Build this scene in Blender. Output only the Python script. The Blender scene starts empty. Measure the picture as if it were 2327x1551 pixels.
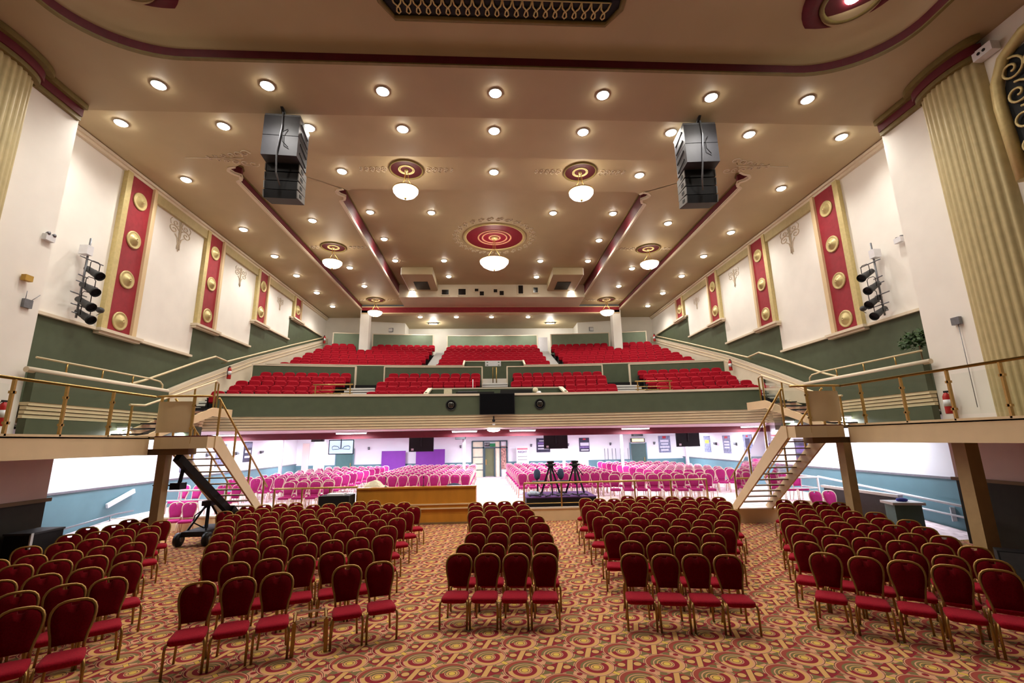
PWR_DL=330; PWR_PD=55; PWR_TB=150; WORLD=.07; EXPO=0.0
import bpy, math, random
from mathutils import Vector, Matrix
random.seed(7)
PI = math.pi
SC = bpy.context.scene
COL = SC.collection
sin, cos = math.sin, math.cos

# ------------------------------------------------------------------ materials
def lin(c):
    return tuple(((v/255.0)/12.92 if v/255.0 <= 0.04045 else ((v/255.0+0.055)/1.055)**2.4) for v in c)
MATS = {}
def mat(name, rgb, rough=0.6, metal=0.0, var=0.06, scale=6.0, bump=0.0, bscale=40.0, spec=0.4, sheen=0.0, stretch=None):
    """principled material with a soft procedural noise in its colour (and optional bump)"""
    if name in MATS: return MATS[name]
    m = bpy.data.materials.new(name); m.use_nodes = True
    nt = m.node_tree; b = nt.nodes['Principled BSDF']
    c = lin(rgb)
    b.inputs['Roughness'].default_value = rough
    b.inputs['Metallic'].default_value = metal
    b.inputs['Specular IOR Level'].default_value = spec
    if sheen: b.inputs['Sheen Weight'].default_value = sheen
    tc = nt.nodes.new('ShaderNodeTexCoord')
    src = tc.outputs['Object']
    if stretch:
        mp = nt.nodes.new('ShaderNodeMapping'); mp.inputs['Scale'].default_value = stretch
        nt.links.new(src, mp.inputs['Vector']); src = mp.outputs['Vector']
    n = nt.nodes.new('ShaderNodeTexNoise'); n.inputs['Scale'].default_value = scale; n.inputs['Detail'].default_value = 3
    nt.links.new(src, n.inputs['Vector'])
    r = nt.nodes.new('ShaderNodeValToRGB')
    r.color_ramp.elements[0].position = 0.3; r.color_ramp.elements[1].position = 0.7
    r.color_ramp.elements[0].color = tuple(max(0, v*(1-var)) for v in c)+(1,)
    r.color_ramp.elements[1].color = tuple(min(1, v*(1+var)) for v in c)+(1,)
    nt.links.new(n.outputs['Fac'], r.inputs['Fac'])
    nt.links.new(r.outputs['Color'], b.inputs['Base Color'])
    if bump:
        n2 = nt.nodes.new('ShaderNodeTexNoise'); n2.inputs['Scale'].default_value = bscale
        nt.links.new(src, n2.inputs['Vector'])
        bp = nt.nodes.new('ShaderNodeBump'); bp.inputs['Strength'].default_value = bump; bp.inputs['Distance'].default_value = 0.01
        nt.links.new(n2.outputs['Fac'], bp.inputs['Height']); nt.links.new(bp.outputs['Normal'], b.inputs['Normal'])
    MATS[name] = m
    return m
def emit(name, rgb, strength):
    if name in MATS: return MATS[name]
    m = bpy.data.materials.new(name); m.use_nodes = True
    nt = m.node_tree; b = nt.nodes['Principled BSDF']
    c = lin(rgb)+(1,)
    b.inputs['Base Color'].default_value = c
    b.inputs['Emission Color'].default_value = c
    b.inputs['Emission Strength'].default_value = strength
    MATS[name] = m
    return m
def glass_mat():
    m = bpy.data.materials.new('clear_glass'); m.use_nodes = True
    nt = m.node_tree; nt.nodes.remove(nt.nodes['Principled BSDF'])
    out = nt.nodes['Material Output']
    t = nt.nodes.new('ShaderNodeBsdfTransparent'); t.inputs['Color'].default_value = (.93,.96,.94,1)
    g = nt.nodes.new('ShaderNodeBsdfGlossy'); g.inputs['Roughness'].default_value = .04
    lw = nt.nodes.new('ShaderNodeFresnel'); lw.inputs['IOR'].default_value = 1.18
    mx = nt.nodes.new('ShaderNodeMixShader')
    nt.links.new(lw.outputs[0], mx.inputs[0]); nt.links.new(t.outputs[0], mx.inputs[1]); nt.links.new(g.outputs[0], mx.inputs[2])
    nt.links.new(mx.outputs[0], out.inputs['Surface'])
    return m

M_CREAM = mat('cream_plaster', (244,240,232), .75, var=.03, scale=1.2)
M_CREAM2 = mat('cream_plaster_warm', (226,212,188), .7, var=.04, scale=1.5)
M_CEIL = mat('tan_ceiling_paint', (188,170,134), .55, var=.05, scale=.7)
M_SOFF = mat('tan_soffit_paint', (172,152,118), .55, var=.05, scale=.7)  # ceiling tan painted darker for the dimmer light on the front soffit
M_GREEN = mat('dark_green_paint', (80,90,68), .6, var=.07, scale=3)
M_GREEN2 = mat('grey_green_paint', (112,126,104), .6, var=.05, scale=3)
M_TEAL = mat('teal_grey_paint', (92,128,138), .6, var=.05, scale=2)
M_WHITE = mat('cool_white_paint', (240,240,246), .7, var=.02, scale=1)
M_MAROON = mat('maroon_paint', (96,18,32), .6, var=.12, scale=5)
M_RED = mat('crimson_panel', (150,38,50), .6, var=.1, scale=6)
M_GOLDP = mat('gold_paint', (206,188,132), .42, .2, var=.08, scale=9)
M_OLIVE = mat('olive_gold_paint', (188,172,126), .5, .1, var=.07, scale=5)
M_OLIVED = mat('dark_olive_paint', (120,104,58), .5, .1, var=.1, scale=6)
M_BEIGE = mat('beige_paint', (222,198,156), .5, var=.04, scale=2)
M_BEIGED = mat('brown_beige_paint', (122,98,64), .6, var=.06, scale=2)
M_STRIPE = mat('beige_slat', (232,216,176), .5, var=.04, scale=2)
M_BRASS = mat('brass', (190,156,92), .32, .75, var=.05, scale=20)
M_FRAME = mat('gold_chair_frame', (158,122,62), .36, .6, var=.08, scale=30)
M_FRAMELIT = mat('pale_chair_frame', (236,212,196), .4, .1, var=.04, scale=30)  # gold frame under strong light, the overexposure put into a pale colour
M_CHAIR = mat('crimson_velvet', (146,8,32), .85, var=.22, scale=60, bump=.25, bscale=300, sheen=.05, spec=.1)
M_BACK_SHADED = mat('dark_crimson_velvet', (92,4,14), .9, var=.2, scale=60, bump=.25, bscale=300, spec=.05)  # seat velvet copied darker: shade on the backrests painted in
M_BACK_SHADED.node_tree.nodes['Principled BSDF'].inputs['Sheen Weight'].default_value=.25
M_BACK_SHADED.node_tree.nodes['Principled BSDF'].inputs['Sheen Tint'].default_value=(.8,.08,.06,1)
M_PINKLIT = mat('magenta_fabric', (168,44,112), .85, var=.1, scale=40, spec=.1)  # red chair fabric, pink cast of the strong light put into the colour
M_SEAT = mat('red_moquette', (150,8,30), .85, var=.15, scale=25, spec=.15)
M_BLACK = mat('black_metal', (22,22,24), .45, .2, var=.1, scale=20)
M_BLACKM = mat('black_matt', (14,14,16), .7, var=.1, scale=20)
M_GREY = mat('grey_metal', (120,122,128), .35, .5, var=.1, scale=12)
M_DGREY = mat('dark_grey', (58,58,60), .55, var=.1, scale=12)
M_WHITEM = mat('white_metal', (228,228,232), .4, var=.03, scale=10)
M_WOOD = mat('oak_veneer', (190,130,44), .4, var=.12, scale=3, stretch=(1.0,6,.35))
M_STEP = mat('dark_carpet_step', (26,24,26), .9, var=.2, scale=30)
M_NOSE = mat('white_nosing', (226,226,222), .6, var=.03)
M_PURPLE = mat('purple_board', (118,50,150), .7, var=.05, scale=3)
M_MAUVE = mat('mauve_paint', (236,212,206), .6, var=.04, scale=2)
M_DARK = mat('dark_olive_wall', (44,42,32), .7, var=.12, scale=5)
M_LEAF = mat('leaf_green', (48,74,30), .6, var=.3, scale=20)
M_REDM = mat('signal_red', (176,30,30), .4, var=.05)
M_CHROME = mat('chrome', (190,190,195), .15, .95, var=.03)
M_RELIEF = mat('shadow_plaster', (214,199,175), .7, var=.05)  # beige plaster of the raised wall and ceiling ornaments
M_SCREEN = mat('black_screen', (8,6,10), .2, var=.1, spec=.6)
M_CLOTH = mat('cream_cloth', (214,206,178), .85, var=.08, scale=10, bump=.4, bscale=14)
M_GLASS = glass_mat()
M_LAMP = emit('lamp_glow', (255,248,232), 60)
M_BOWL = emit('alabaster_glow', (255,250,238), 5.0)
M_TUBE = emit('fluorescent_glow', (246,248,255), 14)

# ------------------------------------------------------------------ mesh builder
class MB:
    def __init__(s): s.v=[]; s.f=[]; s.sm=[]; s.mi=[]; s.cur=0
    def face(s, idx, smooth=False): s.f.append(tuple(idx)); s.sm.append(smooth); s.mi.append(s.cur)
    def pts(s, P):
        b=len(s.v); s.v.extend([tuple(p) for p in P]); return b
    def quad(s, a,b,c,d):
        k=s.pts([a,b,c,d]); s.face((k,k+1,k+2,k+3)); return s
    def poly(s, P):
        k=s.pts(P); s.face(range(k,k+len(P))); return s
    def box(s, x0,x1,y0,y1,z0,z1, M=None):
        P=[(x0,y0,z0),(x1,y0,z0),(x1,y1,z0),(x0,y1,z0),(x0,y0,z1),(x1,y0,z1),(x1,y1,z1),(x0,y1,z1)]
        if M is not None: P=[M@Vector(p) for p in P]
        k=s.pts(P)
        for f in ((0,3,2,1),(4,5,6,7),(0,1,5,4),(1,2,6,5),(2,3,7,6),(3,0,4,7)): s.face([k+i for i in f])
        return s
    def bar(s, a, b, w, h, up=(0,0,1)):
        """square bar from a to b"""
        a=Vector(a); b=Vector(b); d=(b-a).normalized(); u=Vector(up)
        r=d.cross(u)
        if r.length<1e-4: r=d.cross(Vector((1,0,0)))
        r.normalize(); u=r.cross(d)
        P=[]
        for q in (a,b):
            for sx,sy in ((-1,-1),(1,-1),(1,1),(-1,1)): P.append(q+r*(sx*w/2)+u*(sy*h/2))
        k=s.pts(P)
        for f in ((3,2,1,0),(4,5,6,7),(0,1,5,4),(1,2,6,5),(2,3,7,6),(3,0,4,7)): s.face([k+i for i in f])
        return s
    def tube(s, path, r, n=8, closed=False, r2=None):
        P=[Vector(p) for p in path]; m=len(P)
        T=[]
        for i in range(m):
            a=P[(i-1)%m] if (closed or i>0) else P[i]; b=P[(i+1)%m] if (closed or i<m-1) else P[i]
            t=(b-a)
            T.append(t.normalized() if t.length>1e-9 else Vector((0,0,1)))
        u=T[0].orthogonal().normalized(); rings=[]
        for i in range(m):
            u=(u-T[i]*u.dot(T[i]))
            u=u.normalized() if u.length>1e-6 else T[i].orthogonal().normalized()
            w=T[i].cross(u)
            rr=r if r2 is None else r+(r2-r)*i/(m-1)
            rings.append(s.pts([P[i]+(u*cos(2*PI*j/n)+w*sin(2*PI*j/n))*rr for j in range(n)]))
        for i in range(m if closed else m-1):
            a=rings[i]; b=rings[(i+1)%m]
            for j in range(n): s.face((a+j,a+(j+1)%n,b+(j+1)%n,b+j),True)
        if not closed:
            s.face([rings[0]+j for j in reversed(range(n))]); s.face([rings[-1]+j for j in range(n)])
        return s
    def lathe(s, prof, n=24, c=(0,0,0), ax='z', smooth=True, M=None, cap=True):
        """prof: (radius, height) list, revolved round z (or given axis)"""
        rings=[]
        for r,h in prof:
            ring=[]
            for j in range(n):
                a=2*PI*j/n; p=(r*cos(a), r*sin(a), h)
                if ax=='x': p=(p[2],p[0],p[1])
                elif ax=='y': p=(p[0],p[2],p[1])
                p=Vector(p)
                if M is not None: p=M@p
                ring.append(p+Vector(c))
            rings.append(s.pts(ring))
        for i in range(len(rings)-1):
            a,b=rings[i],rings[i+1]
            for j in range(n): s.face((a+j,a+(j+1)%n,b+(j+1)%n,b+j),smooth)
        if abs(prof[0][1]-prof[-1][1])<1e-6 or prof[0]==prof[-1]: return s
        if not cap: return s
        if prof[0][0]>1e-6: s.face([rings[0]+j for j in reversed(range(n))])
        if prof[-1][0]>1e-6: s.face([rings[-1]+j for j in range(n)])
        return s
    def cyl(s, a, b, r, n=12, r2=None): return s.tube([a,b],r,n,r2=r2)
    def prism(s, poly, d, smooth=False):
        """extrude polygon (3d points) by vector d"""
        d=Vector(d); n=len(poly); a=s.pts(poly); b=s.pts([Vector(p)+d for p in poly])
        s.face([a+i for i in reversed(range(n))]); s.face([b+i for i in range(n)])
        for i in range(n): s.face((a+i,a+(i+1)%n,b+(i+1)%n,b+i),smooth)
        return s
    def strip(s, A, B, smooth=False, closed=False):
        n=len(A); a=s.pts(A); b=s.pts(B)
        for i in range(n if closed else n-1): s.face((a+i,a+(i+1)%n,b+(i+1)%n,b+i),smooth)
        return s
    def loops(s, L, closed=True, cap0=False, cap1=False, smooth=True):
        n=len(L[0]); ids=[s.pts(l) for l in L]
        for a,b in zip(ids,ids[1:]):
            for i in range(n if closed else n-1): s.face((a+i,a+(i+1)%n,b+(i+1)%n,b+i),smooth)
        if cap0: s.face([ids[0]+i for i in reversed(range(n))])
        if cap1: s.face([ids[-1]+i for i in range(n)])
        return s
    def ball(s, c, r, n=12, m=8, sx=1, sy=1, sz=1):
        pr=[(max(1e-7,r*sin(PI*i/m)),-r*cos(PI*i/m)) for i in range(m+1)]
        k=len(s.v); s.lathe(pr,n)
        for i in range(k,len(s.v)):
            p=s.v[i]; s.v[i]=(p[0]*sx+c[0],p[1]*sy+c[1],p[2]*sz+c[2])
        return s
    def mesh(s, name, m):
        me=bpy.data.meshes.new(name); me.from_pydata([tuple(p) for p in s.v],[],s.f)
        me.polygons.foreach_set('use_smooth', s.sm)
        for mm in (m if isinstance(m,(list,tuple)) else [m]): me.materials.append(mm)
        if isinstance(m,(list,tuple)): me.polygons.foreach_set('material_index', s.mi)
        me.update(); return me
    def build(s, name, m, parent=None, loc=None, rz=0):
        o=bpy.data.objects.new(name, s.mesh(name,m)); COL.objects.link(o)
        if parent is not None: o.parent=parent
        if loc is not None: o.location=loc
        if rz: o.rotation_euler=(0,0,rz)
        return o
    def merge(s, other, M):
        b=len(s.v); s.v.extend([tuple(M@Vector(p)) for p in other.v])
        for f,sm,mi in zip(other.f,other.sm,other.mi):
            s.f.append(tuple(i+b for i in f)); s.sm.append(sm); s.mi.append(mi)

def tag(o, label, cat, group=None, kind=None):
    o['label']=label; o['category']=cat
    if group: o['group']=group
    if kind: o['kind']=kind
    return o
def struct(o, label=None):
    o['kind']='structure'
    if label: o['label']=label
    return o
def thing(name, label, cat, loc=(0,0,0), rz=0, group=None):
    o=bpy.data.objects.new(name,None); COL.objects.link(o); o.empty_display_size=.1
    o.location=loc; o.rotation_euler=(0,0,rz)
    return tag(o,label,cat,group)
KIDS={}
def dup(root, loc, rz, label, group=None):
    r=root.copy(); COL.objects.link(r); r.location=loc; r.rotation_euler=(0,0,rz); r['label']=label
    if group: r['group']=group
    if root.name not in KIDS: KIDS[root.name]=list(root.children)
    for ch in KIDS[root.name]:
        c=ch.copy(); COL.objects.link(c); c.parent=r
    return r
ORD=['zeroth','first','second','third','fourth','fifth','sixth','seventh','eighth','ninth','tenth','eleventh','twelfth','thirteenth','fourteenth','fifteenth','sixteenth','seventeenth','eighteenth','nineteenth','twentieth']
def nth(i,n):
    """position words, from the nearer end"""
    if i==1: return 'leftmost'
    if i==n: return 'rightmost'
    if i<=(n+1)//2: return ORD[i]+' from left'
    return ORD[n+1-i]+' from right'
# ------------------------------------------------------------------ carpet
def carpet():
    m=bpy.data.materials.new('patterned_carpet'); m.use_nodes=True
    nt=m.node_tree; b=nt.nodes['Principled BSDF']; b.inputs['Roughness'].default_value=.95; b.inputs['Specular IOR Level'].default_value=.1
    geo=nt.nodes.new('ShaderNodeNewGeometry')
    sp=nt.nodes.new('ShaderNodeSeparateXYZ'); nt.links.new(geo.outputs['Position'],sp.inputs[0])
    def mth(op,*a):
        n=nt.nodes.new('ShaderNodeMath'); n.operation=op
        for i,v in enumerate(a):
            if isinstance(v,(int,float)): n.inputs[i].default_value=v
            else: nt.links.new(v,n.inputs[i])
        return n.outputs[0]
    X=mth('ADD',sp.outputs['X'],1.35); Y=mth('ADD',sp.outputs['Y'],-6.93)
    AX,AY=.92,.79
    def wrap(v,off,per):   # signed distance to nearest lattice line
        return mth('MULTIPLY',mth('SUBTRACT',mth('FRACT',mth('ADD',mth('DIVIDE',mth('ADD',v,off),per),.5)),.5),per)
    x1,y1=wrap(X,0,AX),wrap(Y,0,AY); x2,y2=wrap(X,AX/2,AX),wrap(Y,AY/2,AY)
    def length(x,y): return mth('SQRT',mth('ADD',mth('MULTIPLY',x,x),mth('MULTIPLY',y,y)))
    r1,r2=length(x1,y1),length(x2,y2)
    r=mth('MINIMUM',r1,r2); first=mth('LESS_THAN',r1,r2)
    def sel(a,b_): return mth('ADD',mth('MULTIPLY',first,a),mth('MULTIPLY',mth('SUBTRACT',1.0,first),b_))
    lx,ly=sel(x1,x2),sel(y1,y2)
    # rings are a little off centre, as woven: crescents
    rc=length(mth('ADD',lx,-.018),mth('ADD',ly,.022))
    def ramp(v,stops,interp='CONSTANT'):
        n=nt.nodes.new('ShaderNodeValToRGB'); n.color_ramp.interpolation=interp
        els=n.color_ramp.elements
        while len(els)<len(stops): els.new(0.5)
        for e,(p,c) in zip(els,stops): e.position=p; e.color=lin(c)+(1,)
        nt.links.new(v,n.inputs['Fac']); return n.outputs['Color']
    def mix(f,a,b_):
        n=nt.nodes.new('ShaderNodeMix'); n.data_type='RGBA'; n.clamp_factor=True
        nt.links.new(f,n.inputs[0])
        for i,v in ((6,a),(7,b_)):
            if isinstance(v,tuple): n.inputs[i].default_value=lin(v)+(1,)
            else: nt.links.new(v,n.inputs[i])
        return n.outputs[2]
    RED=(136,12,28); TAN=(208,158,92); YEL=(216,178,76); OLV=(116,100,56); PINK=(208,150,112); RUST=(150,60,44); DK=(66,8,14)
    # background: rust field, olive and pink blocks, red lozenges with tan dots, tan bars linking the circles
    def rel(ox,oy):
        ax,ay=wrap(X,-ox,AX),wrap(Y,-oy,AY); bx,by=wrap(X,AX/2-ox,AX),wrap(Y,AY/2-oy,AY)
        f=mth('LESS_THAN',length(ax,ay),length(bx,by)); g=mth('SUBTRACT',1.0,f)
        return mth('ADD',mth('MULTIPLY',f,ax),mth('MULTIPLY',g,bx)), mth('ADD',mth('MULTIPLY',f,ay),mth('MULTIPLY',g,by))
    def rect(x,y,ang,hl,hw):
        ca,sa_=cos(ang),sin(ang)
        u=mth('ADD',mth('MULTIPLY',x,ca),mth('MULTIPLY',y,sa_)); v=mth('ADD',mth('MULTIPLY',x,-sa_),mth('MULTIPLY',y,ca))
        return mth('MULTIPLY',mth('LESS_THAN',mth('ABSOLUTE',u),hl),mth('LESS_THAN',mth('ABSOLUTE',v),hw))
    def dot(x,y,cx,cy,rad): return mth('LESS_THAN',length(mth('ADD',x,-cx),mth('ADD',y,-cy)),rad)
    mx,my=rel(0,AY/2); px,py=rel(.23,.1975); qx,qy=rel(-.23,.1975)
    bg=ramp(mth('MULTIPLY',r,2.0),[(0,PINK),(.54,OLV),(.60,RUST),(.70,OLV),(.74,RUST)])
    bg=mix(rect(px,py,-.35,.17,.055),bg,OLV); bg=mix(rect(px,py,-.35,.085,.075),bg,PINK)
    bg=mix(rect(qx,qy,.75,.15,.05),bg,OLV); bg=mix(rect(qx,qy,.30,.12,.035),bg,PINK)
    dia=mth('LESS_THAN',mth('ADD',mth('DIVIDE',mth('ABSOLUTE',mx),.24),mth('DIVIDE',mth('ABSOLUTE',my),.15)),1.0)
    bg=mix(dia,bg,RED)
    for cx in (-.108,.104):
        bg=mix(dot(mx,my,cx,.012,.058),bg,DK); bg=mix(dot(mx,my,cx,.012,.05),bg,TAN)
    bg=mix(rect(mx,my,1.27,.16,.040),bg,DK); bg=mix(rect(mx,my,1.27,.16,.034),bg,TAN)
    bg=mix(dot(px,py,.0,.02,.036),bg,RED)
    bg=mix(rect(qx,qy,-.82,.13,.032),bg,DK); bg=mix(rect(qx,qy,-.82,.13,.027),bg,YEL)
    outer=ramp(mth('MULTIPLY',r,2.0),[(0,TAN),(.46,PINK),(.50,DK),(.515,OLV),(.56,RUST),(.62,RED)])
    inner=ramp(mth('MULTIPLY',rc,2.0),[(0,YEL),(.085,DK),(.10,TAN),(.15,DK),(.165,PINK),(.19,RED),(.31,TAN),(.40,PINK),(.43,RED),(.47,DK)])
    # crescent: red ring only on the near half, tan on the far half
    far=mth('GREATER_THAN',mth('ADD',ly,mth('MULTIPLY',lx,-.35)),.03)
    inner2=ramp(mth('MULTIPLY',rc,2.0),[(0,YEL),(.085,DK),(.10,TAN),(.15,DK),(.165,OLV),(.22,TAN),(.25,OLV),(.31,PINK),(.34,OLV),(.41,RUST)])
    inner=mix(far,inner,inner2)
    col=mix(mth('LESS_THAN',r,.258),bg,outer)
    col=mix(mth('LESS_THAN',r,.236),col,inner)
    n=nt.nodes.new('ShaderNodeTexNoise'); n.inputs['Scale'].default_value=160; nt.links.new(geo.outputs['Position'],n.inputs['Vector'])
    hs=nt.nodes.new('ShaderNodeMix'); hs.data_type='RGBA'; hs.blend_type='MULTIPLY'; hs.inputs[0].default_value=.22
    nt.links.new(col,hs.inputs[6]); nt.links.new(n.outputs['Fac'],hs.inputs[7])
    br=nt.nodes.new('ShaderNodeBrightContrast'); br.inputs['Bright'].default_value=.02; nt.links.new(hs.outputs[2],br.inputs['Color'])
    nt.links.new(br.outputs[0],b.inputs['Base Color'])
    return m
M_CARPET=carpet()
M_CARPET2=mat('pale_patterned_carpet',(236,212,214),.95,var=.28,scale=5,spec=.1)

# ------------------------------------------------------------------ room shell
PZ=.45; BACK=32.5
struct(MB().quad((-14,-4,0),(14,-4,0),(14,18,0),(-14,18,0)).build('floor',M_CARPET))
def plat():
    b=MB()
    out=[(-13.4,17.3),(-8.0,17.3),(7.7,17.3),(7.7,16.3),(8.0,15.9),(9.4,15.8),(9.75,16.1),(11.2,17.3),(13.4,17.3),(13.4,BACK),(-13.4,BACK)]
    b.poly([(x,y,PZ) for x,y in out])
    o=struct(b.build('floor_platform',M_CARPET2))
    b=MB(); front=out[:9]
    b.strip([(x,y,0) for x,y in front],[(x,y,PZ-.03) for x,y in front])
    struct(b.build('wall_platform_front',M_BEIGE))
    b=MB()
    for (x0,y0),(x1,y1) in zip(front,front[1:]): b.bar((x0,y0,PZ-.01),(x1,y1,PZ-.01),.06,.05)
    struct(b.build('trim_1',M_CREAM2))
plat()
XW=13.4; ZC=12.8; ZM=13.2; ZI=14.0
# side walls of the auditorium: cream plaster above, stepped dark green dado below
STEPS=[(12.2,20.2,6.65),(20.2,24.95,8.05),(24.95,29.6,9.5),(29.6,36.3,11.0)]
for s,nm in ((-1,'left'),(1,'right')):
    x=s*XW
    struct(MB().quad((x,12.2,3.4),(x,36.3,3.4),(x,36.3,ZC),(x,12.2,ZC)).build('wall_%s'%nm,M_CREAM))
    b=MB(); c=MB(); xi=x-s*.03
    for i,(y0,y1,z) in enumerate(STEPS):
        b.box(min(x,xi),max(x,xi),y0,y1,3.45,z)
        c.box(*sorted((x-s*.14,x)),y0-(.0 if i==0 else .05),y1,z,z+.09)
    struct(b.build('wall_%s_dado'%nm,M_GREEN)); struct(c.build('trim_dado_%s'%nm,M_CREAM2))
    # cornice
    struct(MB().bar((x-s*.1,12.3,ZC-.08),(x-s*.1,36.2,ZC-.08),.2,.1).bar((x-s*.06,12.3,ZC-.18),(x-s*.06,36.2,ZC-.18),.12,.1).build('trim_cornice_%s'%nm,M_CREAM2))
    # deep border beams over the plaster panels
    b=MB()
    for y0,y1 in ((16.75,20.35),(21.5,25.2),(26.2,30.1)):
        b.box(*sorted((x-s*.12,x)),y0,y1,ZC-.62,ZC-.23)
    struct(b.build('trim_panel_head_%s'%nm,M_OLIVE))
    # wall under the side gallery / balcony
    struct(MB().quad((x,10,0),(x,BACK,0),(x,BACK,3.45),(x,10,3.45)).build('wall_%s_lower'%nm,M_WHITE))
    struct(MB().box(*sorted((x-s*.03,x)),10,BACK,0,1.5).build('wall_%s_lower_dado'%nm,M_TEAL))
    struct(MB().box(*sorted((x-s*.06,x)),10,BACK,1.5,1.56).build('trim_lower_rail_%s'%nm,M_GREY))
    # return wall at the proscenium edge and splay wall
    xs=s*12.25
    struct(MB().quad((xs,12.2,2.6),(x,12.2,2.6),(x,12.2,ZC),(xs,12.2,ZC)).build('wall_%s_return'%nm,M_CREAM))
    struct(MB().quad((xs,-3,2.6),(xs,12.2,2.6),(xs,12.2,12.65),(xs,-3,12.65)).build('wall_%s_splay'%nm,M_CREAM))
    xu=-11.15 if s<0 else 12.25
    struct(MB().quad((xu,0,1.62),(xu,12.2,1.62),(xu,12.2,2.69),(xu,0,2.69)).quad((xu,12.2,1.62),(x,12.2,1.62),(x,12.2,2.69),(xu,12.2,2.69)).build('wall_%s_under_walkway'%nm,M_MAUVE))
    struct(MB().quad((xu,0,0),(xu,12.2,0),(xu,12.2,1.62),(xu,0,1.62)).quad((xu,12.2,0),(x,12.2,0),(x,12.2,1.62),(xu,12.2,1.62)).build('wall_%s_under_dado'%nm,M_DARK))
    struct(MB().box(*sorted((xu,xu-s*.07)),0,12.27,1.6,1.68).build('trim_under_%s'%nm,M_BEIGED))

# ---- front soffit with the oval recess over the stage edge
def rrect(hx,y0,y1,rx,ry,n=14):
    """rounded rectangle, counter-clockwise"""
    P=[]
    for cx,cy,a0 in ((hx-rx,y1-ry,0),(-hx+rx,y1-ry,90),(-hx+rx,y0+ry,180),(hx-rx,y0+ry,270)):
        for i in range(n+1):
            a=math.radians(a0+90*i/n); P.append((cx+rx*cos(a),cy+ry*sin(a)))
    return P
def ring_to_rect(inner,c,x0,x1,y0,y1):
    out=[]
    for x,y in inner:
        dx,dy=x-c[0],y-c[1]; t=1e9
        if dx>1e-6: t=min(t,(x1-c[0])/dx)
        if dx<-1e-6: t=min(t,(x0-c[0])/dx)
        if dy>1e-6: t=min(t,(y1-c[1])/dy)
        if dy<-1e-6: t=min(t,(y0-c[1])/dy)
        out.append((c[0]+dx*t,c[1]+dy*t))
    return out
def ceiling_ring(name,inner,x0,x1,y0,y1,z,m):
    c=(0,(y0+y1)/2) if name!='ceiling_front_soffit' else (0,5.5)
    # insert points of the inner loop that look at the rectangle corners
    out=ring_to_rect(inner,c,x0,x1,y0,y1); b=MB(); n=len(inner)
    corners=[(x0,y0),(x1,y0),(x1,y1),(x0,y1)]
    a=b.pts([(p[0],p[1],z) for p in inner]); o=b.pts([(p[0],p[1],z) for p in out])
    eps=1e-4
    def side(p):
        return 0 if abs(p[1]-y0)<eps else 1 if abs(p[0]-x1)<eps else 2 if abs(p[1]-y1)<eps else 3
    for i in range(n):
        j=(i+1)%n; si,sj=side(out[i]),side(out[j]); mid=[]
        k=si
        while k!=sj:
            mid.append(corners[(k+1)%4]); k=(k+1)%4
            if len(mid)>3: break
        ids=[b.pts([(p[0],p[1],z)]) for p in mid]
        b.face([a+i,o+i]+ids+[o+j,a+j])
    return struct(b.build(name,m))
REC=rrect(10.35,1.0,10.3,2.2,1.7)
ceiling_ring('ceiling_front_soffit',REC,-12.3,12.3,-3,12.35,12.65,M_SOFF)
struct(MB().quad((-XW,12.35,12.65),(XW,12.35,12.65),(XW,12.35,ZC),(-XW,12.35,ZC)).build('ceiling_step',M_SOFF))
def inset(P,c,d):
    out=[]
    for x,y in P:
        k=1-d/10.35; ky=1-d/4.65
        out.append((c[0]+(x-c[0])*k,c[1]+(y-c[1])*ky))
    return out
cR=(0,5.65)
L=[[(x,y,z) for x,y in inset(REC,cR,d)] for d,z in ((-.07,12.66),(-.07,12.60),(.02,12.60),(.02,12.66))]
struct(MB().loops(L,smooth=False).build('trim_recess_moulding',M_OLIVED))
L=[[(x,y,z) for x,y in inset(REC,cR,d)] for d,z in ((.02,12.64),(.03,12.86))]
struct(MB().loops(L,smooth=False).build('trim_recess_band',M_MAROON))
L=[[(x,y,z) for x,y in inset(REC,cR,d)] for d,z in ((.03,12.86),(.10,12.88),(.12,12.95),(.5,13.03),(1.1,13.2),(1.6,13.28),(2.2,13.3),(4.0,13.3))]
struct(MB().loops(L,cap1=True).build('ceiling_recess',M_CEIL))

# ---- main ceiling: two stepped coffers
def coffer(hx,y0,y1,nx,ny,k):
    """outline with ogee front corners (y0 = stage side)"""
    P=[(hx,y1),(-hx,y1)]
    c=[(-hx,y0+ny+.55),(-hx+.22,y0+ny+.42),(-hx+.30,y0+ny+.18),(-hx+.12,y0+ny+.02),(-hx+.05,y0+ny-.18),(-hx+.18,y0+ny-.36),(-hx+.42,y0+ny-.42),
       (-hx+.42+nx*.35,y0+ny*.62-.1),(-hx+.42+nx*.7,y0+ny*.2),(-hx+.42+nx,y0)]
    P+=c+[(-x,y) for x,y in reversed(c)]
    return P
CO=coffer(9.98,14.6,34.0,.7,1.2,1); CI=coffer(6.75,17.45,31.6,.35,.45,1)
ceiling_ring('ceiling_outer',CO,-XW,XW,12.35,36.4,ZC,M_CEIL)
struct(MB().loops([[(x,y,ZM) for x,y in CO],[(x,y,ZM) for x,y in CI]],smooth=False).build('ceiling_middle',M_CEIL))
struct(MB().poly([(x,y,ZI) for x,y in CI]).build('ceiling_inner',M_CEIL))
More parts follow.
